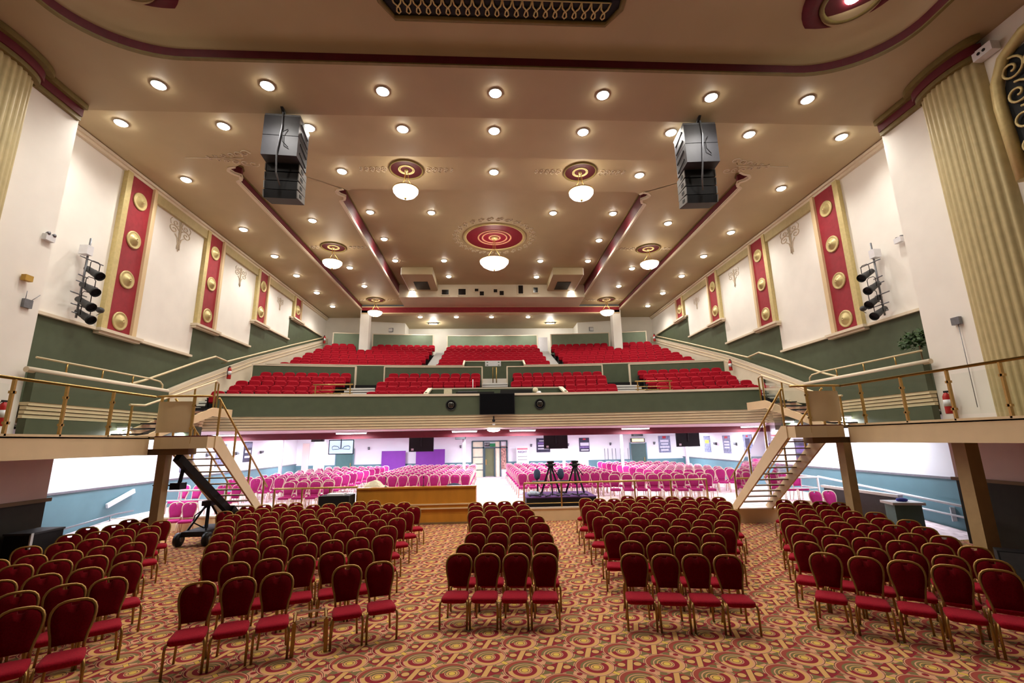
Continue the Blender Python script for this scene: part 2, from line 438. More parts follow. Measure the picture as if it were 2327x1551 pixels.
def riser(tagname,P,z0,z1,idx,m,trimm):
    seg=[P[i%len(P)] for i in idx]
    struct(MB().strip([(x,y,z0) for x,y in seg],[(x,y,z1) for x,y in seg]).build('trim_riser_'+tagname,m))
    b=MB()
    for (x0,y0),(x1,y1) in zip(seg,seg[1:]):
        sx=0.05 if (x0+x1)<0 else -.05
        b.bar((x0-sx*.6,y0,z0-.01),(x1-sx*.6,y1,z0-.01),.10,.04)
        b.bar((x0+sx*.3,y0,z0+.05),(x1+sx*.3,y1,z0+.05),.04,.05)
    struct(b.build('trim_edge_'+tagname,trimm))
    b=MB()
    for (x0,y0),(x1,y1) in zip(seg,seg[1:]):
        sx=0.06 if (x0+x1)<0 else -.06
        b.bar((x0+sx*.5,y0,z1-.03),(x1+sx*.5,y1,z1-.03),.05,.05)
    struct(b.build('trim_top_'+tagname,M_OLIVED))
for tn,P,z0,z1 in (('outer',CO,ZC,ZM),('inner',CI,ZM,ZI)):
    riser(tn+'_left',P,z0,z1,list(range(1,9)),M_MAROON,M_CREAM2)
    riser(tn+'_right',P,z0,z1,list(range(14,22))+[0],M_MAROON,M_CREAM2)
    seg=[P[i] for i in range(8,15)]
    struct(MB().strip([(x,y,z0) for x,y in seg],[(x,y,z1) for x,y in seg]).build('ceiling_riser_'+tn,M_CEIL))
# projection booth wall (rear riser of the inner coffer) with its underside
struct(MB().quad((-6.75,31.6,13.05),(6.75,31.6,13.05),(6.75,31.6,ZI),(-6.75,31.6,ZI)).quad((-6.75,31.6,13.05),(6.75,31.6,13.05),(6.75,34,13.0),(-6.75,34,13.0)).build('wall_projection_booth',M_CREAM2))
# rear red beam and low rear ceiling
struct(MB().box(-9.98,9.98,33.95,34.35,12.55,12.98).build('trim_rear_beam',M_RED))
struct(MB().box(-9.98,9.98,33.9,34.4,12.46,12.55).box(-9.98,9.98,33.9,34.4,12.98,13.05).build('trim_rear_beam_edge',M_BEIGE))
struct(MB().quad((-9.98,34.3,12.5),(9.98,34.3,12.5),(9.98,39,12.5),(-9.98,39,12.5)).quad((-9.98,34.3,12.5),(-9.98,39,12.5),(-9.98,39,12.85),(-9.98,34.3,12.85)).quad((9.98,34.3,12.5),(9.98,39,12.5),(9.98,39,12.85),(9.98,34.3,12.85)).build('ceiling_rear',M_CEIL))
b=MB()
for s in (-1,1):
    b.quad((s*9.98,36.3,9.8),(s*XW,36.3,9.8),(s*XW,36.3,ZC),(s*9.98,36.3,ZC))
    b.quad((s*9.98,36.3,9.8),(s*7.2,36.9,9.8),(s*7.2,36.9,12.5),(s*9.98,36.3,12.5))
b.quad((-7.2,38.9,9.8),(7.2,38.9,9.8),(7.2,38.9,12.5),(-7.2,38.9,12.5)).quad((-7.2,36.9,9.8),(-7.2,38.9,9.8),(-7.2,38.9,12.5),(-7.2,36.9,12.5)).quad((7.2,36.9,9.8),(7.2,38.9,9.8),(7.2,38.9,12.5),(7.2,36.9,12.5))
struct(b.build('wall_back_upper',M_CREAM))
for s in (-1,1):
    struct(MB().box(s*9.72-.33,s*9.72+.33,33.95,34.6,9.6,12.75).build('column_rear',M_CREAM))
# under balcony back wall
struct(MB().quad((-XW,BACK,0),(XW,BACK,0),(XW,BACK,3.4),(-XW,BACK,3.4)).build('wall_back',M_WHITE))
b=MB()
for x0,x1 in ((-XW,-1.55),(.95,5.7),(6.6,XW)): b.box(x0,x1,BACK-.03,BACK,PZ,1.43)
struct(b.build('wall_back_dado',M_TEAL))
# ------------------------------------------------------------------ balcony (all curves share one centre on the stage side)
YC=-34.0
def arc(r,x): return YC+math.sqrt(r*r-x*x)
def arcpts(r,x0,x1,z,n=24):
    return [(x0+(x1-x0)*i/n, arc(r,x0+(x1-x0)*i/n), z) for i in range(n+1)]
def arcwall(b,r0,r1,x0,x1,z0,z1,n=24):
    L=[arcpts(r0,x0,x1,z0,n),arcpts(r0,x0,x1,z1,n),arcpts(r1,x0,x1,z1,n),arcpts(r1,x0,x1,z0,n),arcpts(r0,x0,x1,z0,n)]
    b.loops(L,closed=False,smooth=False)
    for k in (0,n): b.poly([L[0][k],L[1][k],L[2][k],L[3][k]])
    return b
RF=54.95; XB=11.75
struct(arcwall(MB(),RF,RF+.25,-XB,XB,4.02,4.88,40).build('wall_balcony_front',M_GREEN))
struct(arcwall(MB(),RF-.05,RF+.3,-XB,XB,4.88,4.98,40).build('trim_balcony_rail',M_CREAM2))
b=MB()
for i in range(5):
    z1=4.02-i*.115; d=.04+i*.05
    arcwall(b,RF+d,RF+d+.5,-12.9,12.9,z1-.095,z1,40)
struct(b.build('trim_balcony_slats',M_STRIPE))
struct(arcwall(MB(),RF+.42,RF+.9,-12.9,12.9,3.44,4.02,40).build('wall_balcony_backing',M_BEIGED))
# soffit under the balcony, with the dark red beam
b=MB()
b.loops([arcpts(RF+.5,-XW,XW,3.44,40),arcpts(RF+1.6,-XW,XW,3.36,40)],closed=False,smooth=False)
b.strip(arcpts(RF+1.6,-XW,XW,3.36,40),[(x,y,3.34) for x,y,z in [(p[0],22.6,0) for p in arcpts(RF,-XW,XW,0,40)]])
b.quad((-XW,22.6,3.34),(XW,22.6,3.34),(XW,BACK,3.25),(-XW,BACK,3.25))
struct(b.build('ceiling_under_balcony',mat('lilac_white_ceiling',(226,210,212),.7,var=.03)))
struct(MB().box(-XW,XW,22.2,22.5,3.06,3.36).build('trim_under_beam',M_MAROON))
# terraces
LOWR=[56.0+.9*k for k in range(5)]; LOWZ=[4.28+.35*k for k in range(5)]
UPR=[62.0+.85*k for k in range(10)]; UPZ=[6.62+.31*k for k in range(10)]
b=MB(); n=30
for k,(r,z) in enumerate(zip(LOWR,LOWZ)): arcwall(b,r-.55,r+.4,-12.7,12.7,z-.45,z,n)
arcwall(b,60.0,61.4,-12.9,12.9,5.3,6.0,n)
for k,(r,z) in enumerate(zip(UPR,UPZ)): arcwall(b,r-.5,r+.4,-12.7,12.7,z-.45,z,n)
arcwall(b,70.05,73.5,-13.3,13.3,9.0,9.55,n)
struct(b.build('floor_balcony',M_STEP))
# front of the balcony void (under-floor) and rear fill
struct(MB().strip(arcpts(61.35,-12.9,12.9,5.6,n),arcpts(61.35,-12.9,12.9,7.28,n)).build('wall_cross_aisle',M_GREEN))
# partitions
def partition(name,r,x0,x1,z0,z1,m=M_GREEN,cap=True,ends=True):
    nn=max(2,int(abs(x1-x0)*1.5))
    struct(arcwall(MB(),r,r+.12,x0,x1,z0,z1,nn).build(name,m))
    if cap:
        bb=arcwall(MB(),r-.02,r+.14,x0-.03,x1+.03,z1,z1+.06,nn)
        if ends:
            for x in (x0,x1): bb.box(x-.035,x+.035,arc(r,x)-.02,arc(r,x)+.14,z0,z1)
        struct(bb.build(name.replace('wall','trim'),M_CREAM2))
partition('wall_partition_far_left',60.0,-12.9,-7.75,5.6,7.0)
partition('wall_partition_left',60.0,-6.2,-.72,5.6,7.0)
partition('wall_partition_right',60.0,.72,6.2,5.6,7.0)
partition('wall_partition_far_right',60.0,7.75,12.9,5.6,7.0)
partition('wall_upper_left',61.4,-12.9,-4.2,6.6,7.3)
partition('wall_upper_right',61.4,4.2,12.9,6.6,7.3)
partition('wall_upper_centre_left',61.4,-4.2,-1.85,6.6,7.3)
partition('wall_upper_centre_right',61.4,1.85,4.2,6.6,7.3)
partition('wall_rear_far_left',70.0,-12.3,-10.1,9.6,11.2,M_GREEN2)
partition('wall_rear_left',70.0,-9.4,-4.75,9.6,11.2,M_GREEN2)
partition('wall_rear_centre',70.2,-3.65,3.65,9.6,11.2,M_GREEN2)
partition('wall_rear_right',70.0,4.75,9.4,9.6,11.2,M_GREEN2)
partition('wall_rear_far_right',70.0,10.1,12.3,9.6,11.2,M_GREEN2)
# centre entrance: raised green surround behind, cream back, steps and rail
struct(arcwall(MB(),62.6,62.7,-1.85,1.85,6.3,7.78,6).build('wall_vomitory',M_GREEN))
b=arcwall(MB(),62.58,62.74,-1.87,1.87,7.78,7.84,6)
for s in (-1,1): b.bar((s*1.87,arc(61.4,1.87),7.36),(s*1.87,arc(62.65,1.87),7.84),.1,.08)
struct(b.build('trim_vomitory',M_CREAM2))
struct(MB().quad((-1.85,27.2,6.4),(-1.85,28.6,6.4),(-1.85,28.6,7.8),(-1.85,27.3,7.3)).quad((1.85,27.2,6.4),(1.85,28.6,6.4),(1.85,28.6,7.8),(1.85,27.3,7.3)).build('wall_vomitory_sides',M_GREEN))
struct(MB().box(-.7,.7,26.15,26.25,6.05,6.36).build('wall_vomitory_back',M_CREAM))
# aisle steps with white nosings
def aisle(name,x0,x1,rs,zs):
    b=MB(); 
    for r,z,zn in zip(rs,zs,list(zs[1:])+[zs[-1]+(zs[-1]-zs[-2])]):
        for q in (0,1):
            zz=z+(zn-z)*q*.5; rr=r-.55+q*.42
            xm=(x0+x1)/2; y=arc(rr,xm)
            b.cur=0; b.box(x0,x1,y,y+.5,zz-.3,zz+.16-.03)
            b.cur=1; b.box(x0,x1,y-.015,y+.14,zz+.075,zz+.165)
    o=b.build(name,[M_STEP,M_NOSE]); struct(o)
aisle('floor_aisle_1',-7.75,-6.2,LOWR[:4],LOWZ[:4]); aisle('floor_aisle_2',6.2,7.75,LOWR[:4],LOWZ[:4])
aisle('floor_aisle_3',-4.45,-3.65,UPR,UPZ); aisle('floor_aisle_4',3.65,4.45,UPR,UPZ)
aisle('floor_aisle_5',-.7,.7,LOWR[2:5],LOWZ[2:5])
aisle('floor_aisle_6',-13.2,-12.55,LOWR,LOWZ); aisle('floor_aisle_7',12.55,13.2,LOWR,LOWZ)
# cream stringer along each side wall, with handrail
for s,nm in ((-1,'left'),(1,'right')):
    x=s*13.3
    top=[(16.6,4.75),(18.2,4.8),(20.5,5.75),(25,7.45),(36.2,11.05)]
    b=MB(); b.prism([(x,y,z) for y,z in top]+[(x,36.2,9.6),(x,25,6.2),(x,20.5,4.4),(x,16.6,3.9)],(-s*.16,0,0))
    struct(b.build('wall_stringer_%s'%nm,M_CREAM2))
    b=MB()
    for dz in (-.18,-.36): b.tube([(x-s*.17,y,z+dz) for y,z in top],.012,5)
    struct(b.build('trim_stringer_%s'%nm,M_BEIGE))
# side galleries joining the balcony to the proscenium
for s,nm in ((-1,'left'),(1,'right')):
    x=s*12.0
    struct(MB().box(*sorted((x,x+s*.2)),12.2,17.2,4.02,4.78).box(*sorted((x,x+s*.2)),12.2,19.4,3.1,3.6).build('wall_gallery_%s'%nm,M_GREEN))
    struct(MB().tube([(x+s*.06,12.0,4.83),(x+s*.06,17.2,4.82)],.075,10).build('trim_gallery_%s'%nm,M_CREAM2))
    b=MB()
    for i in range(4):
        z1=4.02-i*.105; b.box(*sorted((x+s*(.02+.03*i),x+s*.3)),12.2,19.6,z1-.085,z1)
    struct(b.build('trim_gallery_slats_%s'%nm,M_STRIPE))
    struct(MB().box(*sorted((x+s*.22,s*13.4)),12.2,19.8,3.5,3.95).build('floor_gallery_%s'%nm,M_BEIGED))
# ------------------------------------------------------------------ theatre seats
def seat_parts():
    back=MB(); W=.25
    out=[]
    for x,z in ((-.245,.40),(-.25,.62),(-.25,.80),(-.225,.885),(-.16,.925),(-.08,.938),(0,.94),(.08,.938),(.16,.925),(.225,.885),(.25,.80),(.25,.62),(.245,.40)):
        out.append((x,z))
    out=[(x*1.06,z) for x,z in out]
    def yb(z): return .02+(z-.4)*.22
    f=[(x,yb(z)-.03,z) for x,z in out]; m=[(x*.9,yb(z)-.07,.4+(z-.4)*.95+.005) for x,z in out]; k=[(x,yb(z)+.04,z) for x,z in out]
    back.loops([k,f,m],closed=True,cap0=True,cap1=True)
    seat=MB(); P=[]
    for y,z in ((-.05,.40),(-.10,.66),(-.16,.70),(-.22,.66),(-.21,.42),(-.12,.36)): P.append((y,z))
    seat.prism([(-.24,y,z) for y,z in P],(.48,0,0))
    arm=MB(); arm.box(-.285,-.268,-.25,.1,0,.55).box(-.285,-.245,-.3,.0,.55,.6)
    return back,seat,arm
sb,ss,sa=seat_parts()
def make_seat():
    t=thing('theatre_seat','x','theatre seat')
    sb.build('backrest',M_SEAT,t); ss.build('seat',M_SEAT,t); sa.build('armrest',M_BLACKM,t)
    return t
ORDER=['front','second','third','fourth','fifth','sixth','seventh','eighth','ninth','back']
SEATS=[]     # (x,y,z,rz,label,group)
ROWN=[0]
def seat_row(r,z,x0,x1,rowname,blockname):
    n=int(round((x1-x0)/.56)); st=(x1-x0-.2)/n; ROWN[0]+=1
    off=.2*(ORDER.index(rowname)%2)
    for i in range(n):
        x=x0+st*(i+.5)+off; y=arc(r,x)
        if y>33.2 and abs(abs(x)-9.72)<.66: continue
        rz=math.asin(-x/r)
        SEATS.append((x,y,z,rz,'red theatre seat, %s, %s row, %s'%(nth(i+1,n),rowname,blockname),'red seats of the '+blockname))
RN=['front','second','third','fourth','back']
for k in range(5):
    r,z=LOWR[k],LOWZ[k]
    e=12.55
    seat_row(r,z,-e,-7.85,RN[k],'far left lower balcony block')
    if k<2:
        seat_row(r,z,-6.1,-3.35,RN[k],'inner left lower balcony block'); seat_row(r,z,3.35,6.1,RN[k],'inner right lower balcony block')
    else:
        seat_row(r,z,-6.1,-.8,RN[k],'inner left lower balcony block'); seat_row(r,z,.8,6.1,RN[k],'inner right lower balcony block')
    seat_row(r,z,7.85,e,RN[k],'far right lower balcony block')
UN=['front','second','third','fourth','fifth','sixth','seventh','eighth','ninth','back']
for k in range(10):
    r,z=UPR[k],UPZ[k]
    seat_row(r,z,-12.5,-4.55,UN[k],'left upper balcony block')
    if k<2:
        seat_row(r,z,-3.6,-1.9,UN[k],'upper balcony left of the entrance'); seat_row(r,z,1.9,3.6,UN[k],'upper balcony right of the entrance')
    else: seat_row(r,z,-3.6,3.6,UN[k],'centre upper balcony block')
    seat_row(r,z,4.55,12.5,UN[k],'right upper balcony block')
proto=make_seat(); NIND=300
for i,(x,y,z,rz,lab,g) in enumerate(SEATS[:NIND]):
    if i==0:
        proto.location=(x,y,z); proto.rotation_euler=(0,0,rz); proto['label']=lab; proto['group']=g
    else: dup(proto,(x,y,z),rz,lab,g)
big=MB(); one=MB(); I=Matrix.Identity(4)
one.cur=0; one.merge(sb,I); one.merge(ss,I)
k0=len(one.f); one.merge(sa,I)
for i in range(k0,len(one.f)): one.mi[i]=1
for x,y,z,rz,lab,g in SEATS[NIND:]: big.merge(one,Matrix.Translation((x,y,z))@Matrix.Rotation(rz,4,'Z'))
tag(big.build('theatre_seats',[M_SEAT,M_BLACKM]),'massed rows of red theatre seats filling the back of the upper balcony','theatre seats',kind='stuff')
# ------------------------------------------------------------------ banquet chairs (front of a chair looks along its local -Y)
def yb(h): return .20+(h-.45)*.27
HALF=[(.165,.40),(.168,.47),(.170,.485),(.180,.54),(.190,.585),(.203,.62),(.222,.69),(.231,.755),(.226,.81),(.206,.855),(.168,.889),(.11,.910),(.05,.916)]
ZS=1.05; HALF=[(x*.925,h) for x,h in HALF]
def chair_parts(nt=7, simple=False):
    out=[(-x,h) for x,h in HALF]+[(0,.916)]+list(reversed(HALF))
    fr=MB(); fr.tube([(x,yb(h),h) for x,h in out],.0185,nt)
    fr.tube([(-.160,yb(.40),.40),(.160,yb(.40),.40)],.010,5)
    bk=MB()
    P=[(-x*.93,h-.012) for x,h in HALF if h>.48]+[(-.035,.868),(0,.862),(.035,.868)]+[(x*.93,h-.012) for x,h in reversed(HALF) if h>.48]
    c=(0,.69)
    def lp(k,off): return [(c[0]+(x-c[0])*k, yb(c[1]+(h-c[1])*k)+off, c[1]+(h-c[1])*k) for x,h in P]
    bk.loops([lp(.55,.034),lp(.90,.028),lp(1.0,.012),lp(1.0,-.012),lp(.90,-.032),lp(.55,-.042)],cap0=True,cap1=True)
    st=MB(); n=20
    def so(w,d,z,cy=-.01,e=.34):
        L=[]
        for i in range(n):
            a=2*PI*i/n; cx,sx=cos(a),sin(a)
            x=w*math.copysign(abs(cx)**e,cx); y=cy+d*math.copysign(abs(sx)**e,sx)
            x*=1-.10*(y+.2)/.4 if y>-.2 else 1
            L.append((x,y,z))
        return L
    st.loops([so(.195,.20,.345),so(.210,.215,.358),so(.215,.22,.39),so(.206,.212,.412),so(.17,.165,.424),so(.06,.06,.428)],cap0=True,cap1=True)
    legs=[]
    for s in (-1,1):
        l=MB(); l.tube([(s*.180,.10,.37),(s*.195,-.10,.37),(s*.206,-.175,.37),(s*.212,-.205,.345),(s*.216,-.212,.30),(s*.214,-.222,.0)],.017,nt); legs.append(l)
        l=MB(); l.tube([(s*.150,yb(.40),.40),(s*.165,.205,.25),(s*.185,.265,.0)],.017,nt); legs.append(l)
    for m in [fr,bk,st]+legs: m.v=[(x,y,z*ZS) for x,y,z in m.v]
    return fr,bk,st,legs
CP=chair_parts()
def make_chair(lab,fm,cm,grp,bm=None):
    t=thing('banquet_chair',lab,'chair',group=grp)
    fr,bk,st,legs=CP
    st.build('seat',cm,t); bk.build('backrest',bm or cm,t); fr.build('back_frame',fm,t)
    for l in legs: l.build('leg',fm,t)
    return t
def row_points(a,b,n,k=1):
    a=Vector(a); b=Vector(b)
    if k!=1: a=Vector(((a.x+.4)*k-.4,a.y*k)); b=Vector(((b.x+.4)*k-.4,b.y*k))
    d=(b-a).normalized(); front=Vector((d.y,-d.x)); rz=math.atan2(d.y,d.x)
    out=[]
    for i in range(n):
        p=a+(b-a)*(i/(n-1) if n>1 else 0)+front*.324
        out.append((p.x,p.y,rz))
    return out
ROWS={
'centre block':[((-.91,8.66),(.56,8.49),4),((-.80,9.43),(.70,9.28),4),((-.68,10.49),(.75,10.31),4),((-.60,11.52),(.83,11.46),4),((-.64,12.57),(.83,12.49),4),((-.77,13.74),(.68,13.64),4),((-.78,14.64),(.65,14.63),4),((-.83,15.53),(.59,15.56),4)],
'right of centre block':[((2.08,8.27),(3.56,8.0),4),((2.34,9.23),(3.78,8.89),4),((2.27,10.15),(4.17,9.7),5),((2.42,10.96),(4.71,10.3),6),((2.45,12.08),(5.14,11.12),7),((2.51,13.1),(5.65,11.88),8),((2.57,14.09),(6.15,12.71),9),((2.83,14.95),(6.38,13.48),9),((2.85,15.86),(6.8,14.29),10),((4.38,16.2),(7.14,15.3),7)],
'left of centre block':[((-4.59,7.42),(-2.21,8.28),6),((-4.67,8.55),(-2.77,9.23),5),((-5.48,9.4),(-2.66,10.51),7),((-5.93,10.26),(-2.79,11.59),8),((-6.4,11.24),(-2.79,12.73),9),((-6.86,12.19),(-2.75,13.82),10),((-7.35,13.16),(-2.70,14.85),11),((-7.68,14.1),(-3.19,15.99),11),((-8.31,14.87),(-4.33,16.68),10),((-8.22,16.0),(-6.92,16.6),4)],
'far left block':[((-6.62,6.27),(-5.8,6.81),3),((-7.29,6.95),(-6.15,7.82),4),((-7.78,7.83),(-6.64,8.8),4),((-8.45,8.82),(-7.22,9.63),4),((-9.27,9.27),(-7.75,10.49),5),((-9.75,10.4),(-8.26,11.6),5),((-10.0,11.65),(-8.82,12.5),4),((-10.39,12.62),(-9.13,13.37),4),((-10.23,13.73),(-9.85,14.03),2)],
'far right block':[((5.21,7.91),(6.88,6.7),5),((5.5,8.76),(7.38,7.23),6),((5.97,9.49),(7.98,8.02),6),((6.37,10.3),(8.33,8.88),6),((6.75,11.08),(8.75,9.72),6),((7.21,11.83),(9.18,10.57),6),((7.78,12.77),(9.35,11.66),5),((8.26,13.55),(9.46,12.77),4),((8.71,14.35),(9.82,13.44),4)],
}
RW=['front','second','third','fourth','fifth','sixth','seventh','eighth','ninth','tenth','eleventh']
first=None; NCH=0
for blk,rows in ROWS.items():
    for ri,(a,b,n) in enumerate(rows):
        for i,(x,y,rz) in enumerate(row_points(a,b,n,.974)):
            if blk=='left of centre block' and ri==0 and i==3:
                FRAME_AT=(x,y,rz); continue
            lab='red banquet chair, %s, %s row, %s'%(nth(i+1,n),RW[ri] if ri<len(rows)-1 else 'rearmost',blk)
            x+=random.uniform(-.004,.004); y+=random.uniform(-.012,.012); rz+=random.uniform(-.015,.015); NCH+=1
            g='red banquet chairs in the '+blk
            if first is None:
                first=make_chair(lab,M_FRAME,M_CHAIR,g,M_BACK_SHADED); first.location=(x,y,0); first.rotation_euler=(0,0,rz)
            else: dup(first,(x,y,0),rz,lab,g)
# chairs under the balcony, the strong light there painted in as pink
PINK=[]
def pk_block(f0,f1,n0,b0,b1,n1,nrows,name,r0=0):
    for k in range(nrows):
        t=k/(nrows-1) if nrows>1 else 0
        a=Vector(f0).lerp(Vector(b0),t); b=Vector(f1).lerp(Vector(b1),t); n=int(round(n0+(n1-n0)*t))
        for i,(x,y,rz) in enumerate(row_points(a,b,n)):
            PINK.append((x,y,PZ,rz,k,'pink banquet chair, %s, %s row, %s'%(nth(i+1,n),RW[k] if k<11 else 'back',name),'pink chairs of the '+name))
pk_block((-5.58,21.4),(-1.42,21.25),10,(-5.45,30.6),(-1.35,30.4),10,10,'pink block behind the oak desk')
pk_block((1.11,20.9),(5.25,20.75),10,(.95,30.5),(5.04,30.2),9,10,'pink block behind the camera tripods')
pk_block((4.76,19.2),(8.31,18.5),8,(5.5,20.05),(8.5,19.4),7,2,'short pink block at the right platform rail')
pk_block((7.12,21.9),(11.14,21.0),10,(6.89,30.2),(10.83,29.2),9,9,'pink block by the right rear wall')
pk_block((-8.15,18.98),(-6.65,18.98),4,(-8.34,19.82),(-6.92,19.86),4,2,'short pink block at the left platform rail')
pk_block((-11.62,21.4),(-7.18,21.7),10,(-10.56,30.6),(-6.9,30.3),8,9,'pink block by the left rear wall')
pk_block((-11.84,18.62),(-11.28,18.49),2,(-10.3,18.3),(-9.7,18.2),2,2,'side group under the left staircase')
pk_block((10.57,17.95),(11.53,17.89),3,(0,0),(1,1),3,1,'side group under the right staircase')
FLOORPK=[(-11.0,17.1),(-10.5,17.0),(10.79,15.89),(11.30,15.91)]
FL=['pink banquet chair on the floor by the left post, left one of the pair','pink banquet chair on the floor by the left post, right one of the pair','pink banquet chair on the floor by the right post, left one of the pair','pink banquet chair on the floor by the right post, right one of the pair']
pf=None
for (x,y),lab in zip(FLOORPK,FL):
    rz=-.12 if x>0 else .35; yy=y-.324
    if pf is None: pf=make_chair(lab,M_FRAMELIT,M_PINKLIT,'pink chairs on the floor'); pf.location=(x,yy,0); pf.rotation_euler=(0,0,rz)
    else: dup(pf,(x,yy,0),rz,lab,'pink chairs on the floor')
PINK.sort(key=lambda p:p[1])
NPK=60
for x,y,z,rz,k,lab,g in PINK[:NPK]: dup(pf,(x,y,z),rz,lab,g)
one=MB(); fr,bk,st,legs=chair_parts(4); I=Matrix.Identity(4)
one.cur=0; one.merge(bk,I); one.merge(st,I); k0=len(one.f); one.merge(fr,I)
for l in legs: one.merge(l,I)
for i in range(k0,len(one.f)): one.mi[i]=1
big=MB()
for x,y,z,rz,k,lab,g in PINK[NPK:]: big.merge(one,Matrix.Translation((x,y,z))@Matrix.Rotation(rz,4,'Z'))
tag(big.build('banquet_chairs',[M_PINKLIT,M_FRAMELIT]),'massed pink banquet chairs filling the raised floor below the balcony','chairs',kind='stuff')
# bare seat frame standing in the gap of the front row
fx,fy,fz=FRAME_AT
t=thing('seat_frame','bare gold metal chair frame without seat or back, in the front row gap','chair frame',(fx,fy,0),fz)
for y in (-.2,.17): MB().bar((-.2,y,.43),(.2,y,.43),.02,.03).build('rail',M_CHROME,t)
for sx in (-1,1):
    b=MB(); b.bar((sx*.205,-.22,.43),(sx*.205,.2,.43),.025,.03); b.build('side_bar',M_FRAME,t)
    for sy in (-.205,.185):
        b=MB(); b.bar((sx*.21,sy,.42),(sx*.215,sy,0),.035,.05); b.build('leg',M_FRAME,t)
    for sy in (-.2,.17):
        MB().lathe([(.012,0),(.016,.012),(.008,.024)],8,(sx*.13,sy,.445)).build('bolt',M_CHROME,t)
# ------------------------------------------------------------------ walkways, landings, staircases
def baluster(t,b0,b1,name='post'):
    b=MB(); b.bar(b0,b1,.035,.055)
    p=b.build(name,M_BRASS,t); return p
def clamp(t,p):
    MB().box(p[0]-.03,p[0]+.03,p[1]-.05,p[1]+.05,p[2]-.025,p[2]+.025).build('glass_clamp',M_BRASS,t)
def glass(t,a,b,z0,z1,zz0=None,zz1=None):
    """pane between plan points a,b"""
    zz0=z0 if zz0 is None else zz0; zz1=z1 if zz1 is None else zz1
    q=MB(); d=(Vector((b[0],b[1],0))-Vector((a[0],a[1],0))).normalized()*.08
    ax,ay,bx,by=a[0]+d.x,a[1]+d.y,b[0]-d.x,b[1]-d.y
    q.quad((ax,ay,z0),(bx,by,zz0),(bx,by,zz1),(ax,ay,z1)); q.build('glass_panel',M_GLASS,t)
DK=3.12
M_POST=mat('post_paint',(176,150,104),.6,var=.05)
for s,nm,YB,YL in ((-1,'left',12.9,12.9),(1,'right',12.15,12.15)):
    xe=s*9.5
    # deck with fascia
    t=thing('walkway','beige raised walkway along the %s side wall in front of the column'%nm,'walkway',(0,0,0))
    MB().box(*sorted((xe,s*12.2)),0,14.8,DK-.06,DK).build('deck',M_BEIGED,t)
    MB().box(*sorted((xe,xe+s*.06)),0,YB+.1,2.64,DK).build('fascia',M_BEIGE,t)
    MB().box(*sorted((xe,xe-s*.03)),0,YB,DK-.03,DK+.02).build('edge_trim',M_BEIGE,t)
    MB().box(*sorted((xe+s*.1,s*12.2)),0,14.8,2.7,2.72).build('underside',M_BEIGED,t)
    # landing: rounded front, lower stair edge
    cx=s*8.85; cy=YL+.95; R=.95
    arcP=[(cx+s*R*cos(a)*1.0, cy-R*sin(a)) for a in [math.radians(q) for q in range(0,91,9)]]
    # outline: from bridge edge round the front towards the stair, then straight to the stair side
    xs=s*8.0
    front=[(xe-s*.01,YL+.35),(xe-s*.03,YL+.25),(xe-s*.12,YL+.10),(xe-s*.35,YL+.02),(xe-s*.7,YL),(xe-s*1.1,YL+.03),(xs,YL+.12)]
    out=front+[(xs,YL+.5),(s*9.26,YL+.5),(s*9.26,YL+1.9),(s*9.49,YL+1.9),(s*9.49,YL+.4)]
    t=thing('stair_landing','beige landing with a curved front at the head of the %s staircase'%nm,'landing')
    MB().prism([(x,y,2.79) for x,y in out],(0,0,DK-2.79-.02)).build('platform',M_BEIGE,t)
    MB().prism([(x,y,DK-.02) for x,y in out],(0,0,.03)).build('deck_edge',M_MAROON,t)
    MB().box(*sorted((xe+s*.3,xs+s*.55)),YL+.25,YL+.62,2.63,2.79).build('bracket',M_BEIGED,t)
    # curved screen
    t=thing('curved_screen','curved beige panel between brass posts on the %s landing'%nm,'screen')
    sc=[(xe+s*.02,YL+.4),(xe-s*.03,YL+.22),(xe-s*.14,YL+.09),(xe-s*.36,YL+.02),(xe-s*.62,YL),(xe-s*.85,YL+.01),(xe-s*1.08,YL+.05)]
    MB().strip([(x,y,DK+.1) for x,y in sc],[(x,y,DK+.93) for x,y in sc],True).build('panel',M_BEIGE,t)
    for p in (sc[0],sc[-1]):
        b=MB(); b.bar((p[0],p[1],DK-.2),(p[0],p[1],DK+1.1),.04,.06); b.build('post',M_BRASS,t)
        for z in (.2,.82): clamp(t,(p[0],p[1],DK+z))
    # walkway balustrade
    t=thing('glass_balustrade','brass handrail and glass balustrade along the %s walkway'%nm,'balustrade')
    ys=[4.0,5.1,6.0,7.1,8.2,9.25,10.38,11.6,YB] if s>0 else [4.0,5.2,6.4,7.7,9.2,10.33,11.58,YB]
    hr=[(xe,3.5,DK+1.07),(xe,YB+.1,DK+1.07),(xe-s*.15,YL+.02,DK+1.07),(xe-s*.5,YL-.03,DK+1.07),(xe-s*1.05,YL,DK+1.07),(xs,YL+.1,DK+1.07)]
    b=MB(); b.tube(hr,.032,8); b.build('handrail',M_BRASS,t)
    for y in ys[:-1]:
        b=MB(); b.bar((xe,y,DK-.02),(xe,y,DK+1.05),.06,.04,up=(0,1,0)); b.build('post',M_BRASS,t)
        for z in (.22,.8): clamp(t,(xe,y,DK+z))
    for y0,y1 in zip(ys,ys[1:]): glass(t,(xe,y0),(xe,y1),DK+.1,DK+.95)
    # staircase down to the platform
    x0,x1=sorted((s*8.0,s*9.2)); y0=YL+.55; y1=YL+3.75; z0=DK-.05; z1=PZ+.05; N=13
    t=thing('staircase','open-tread beige staircase from the %s landing down to the platform'%nm,'staircase')
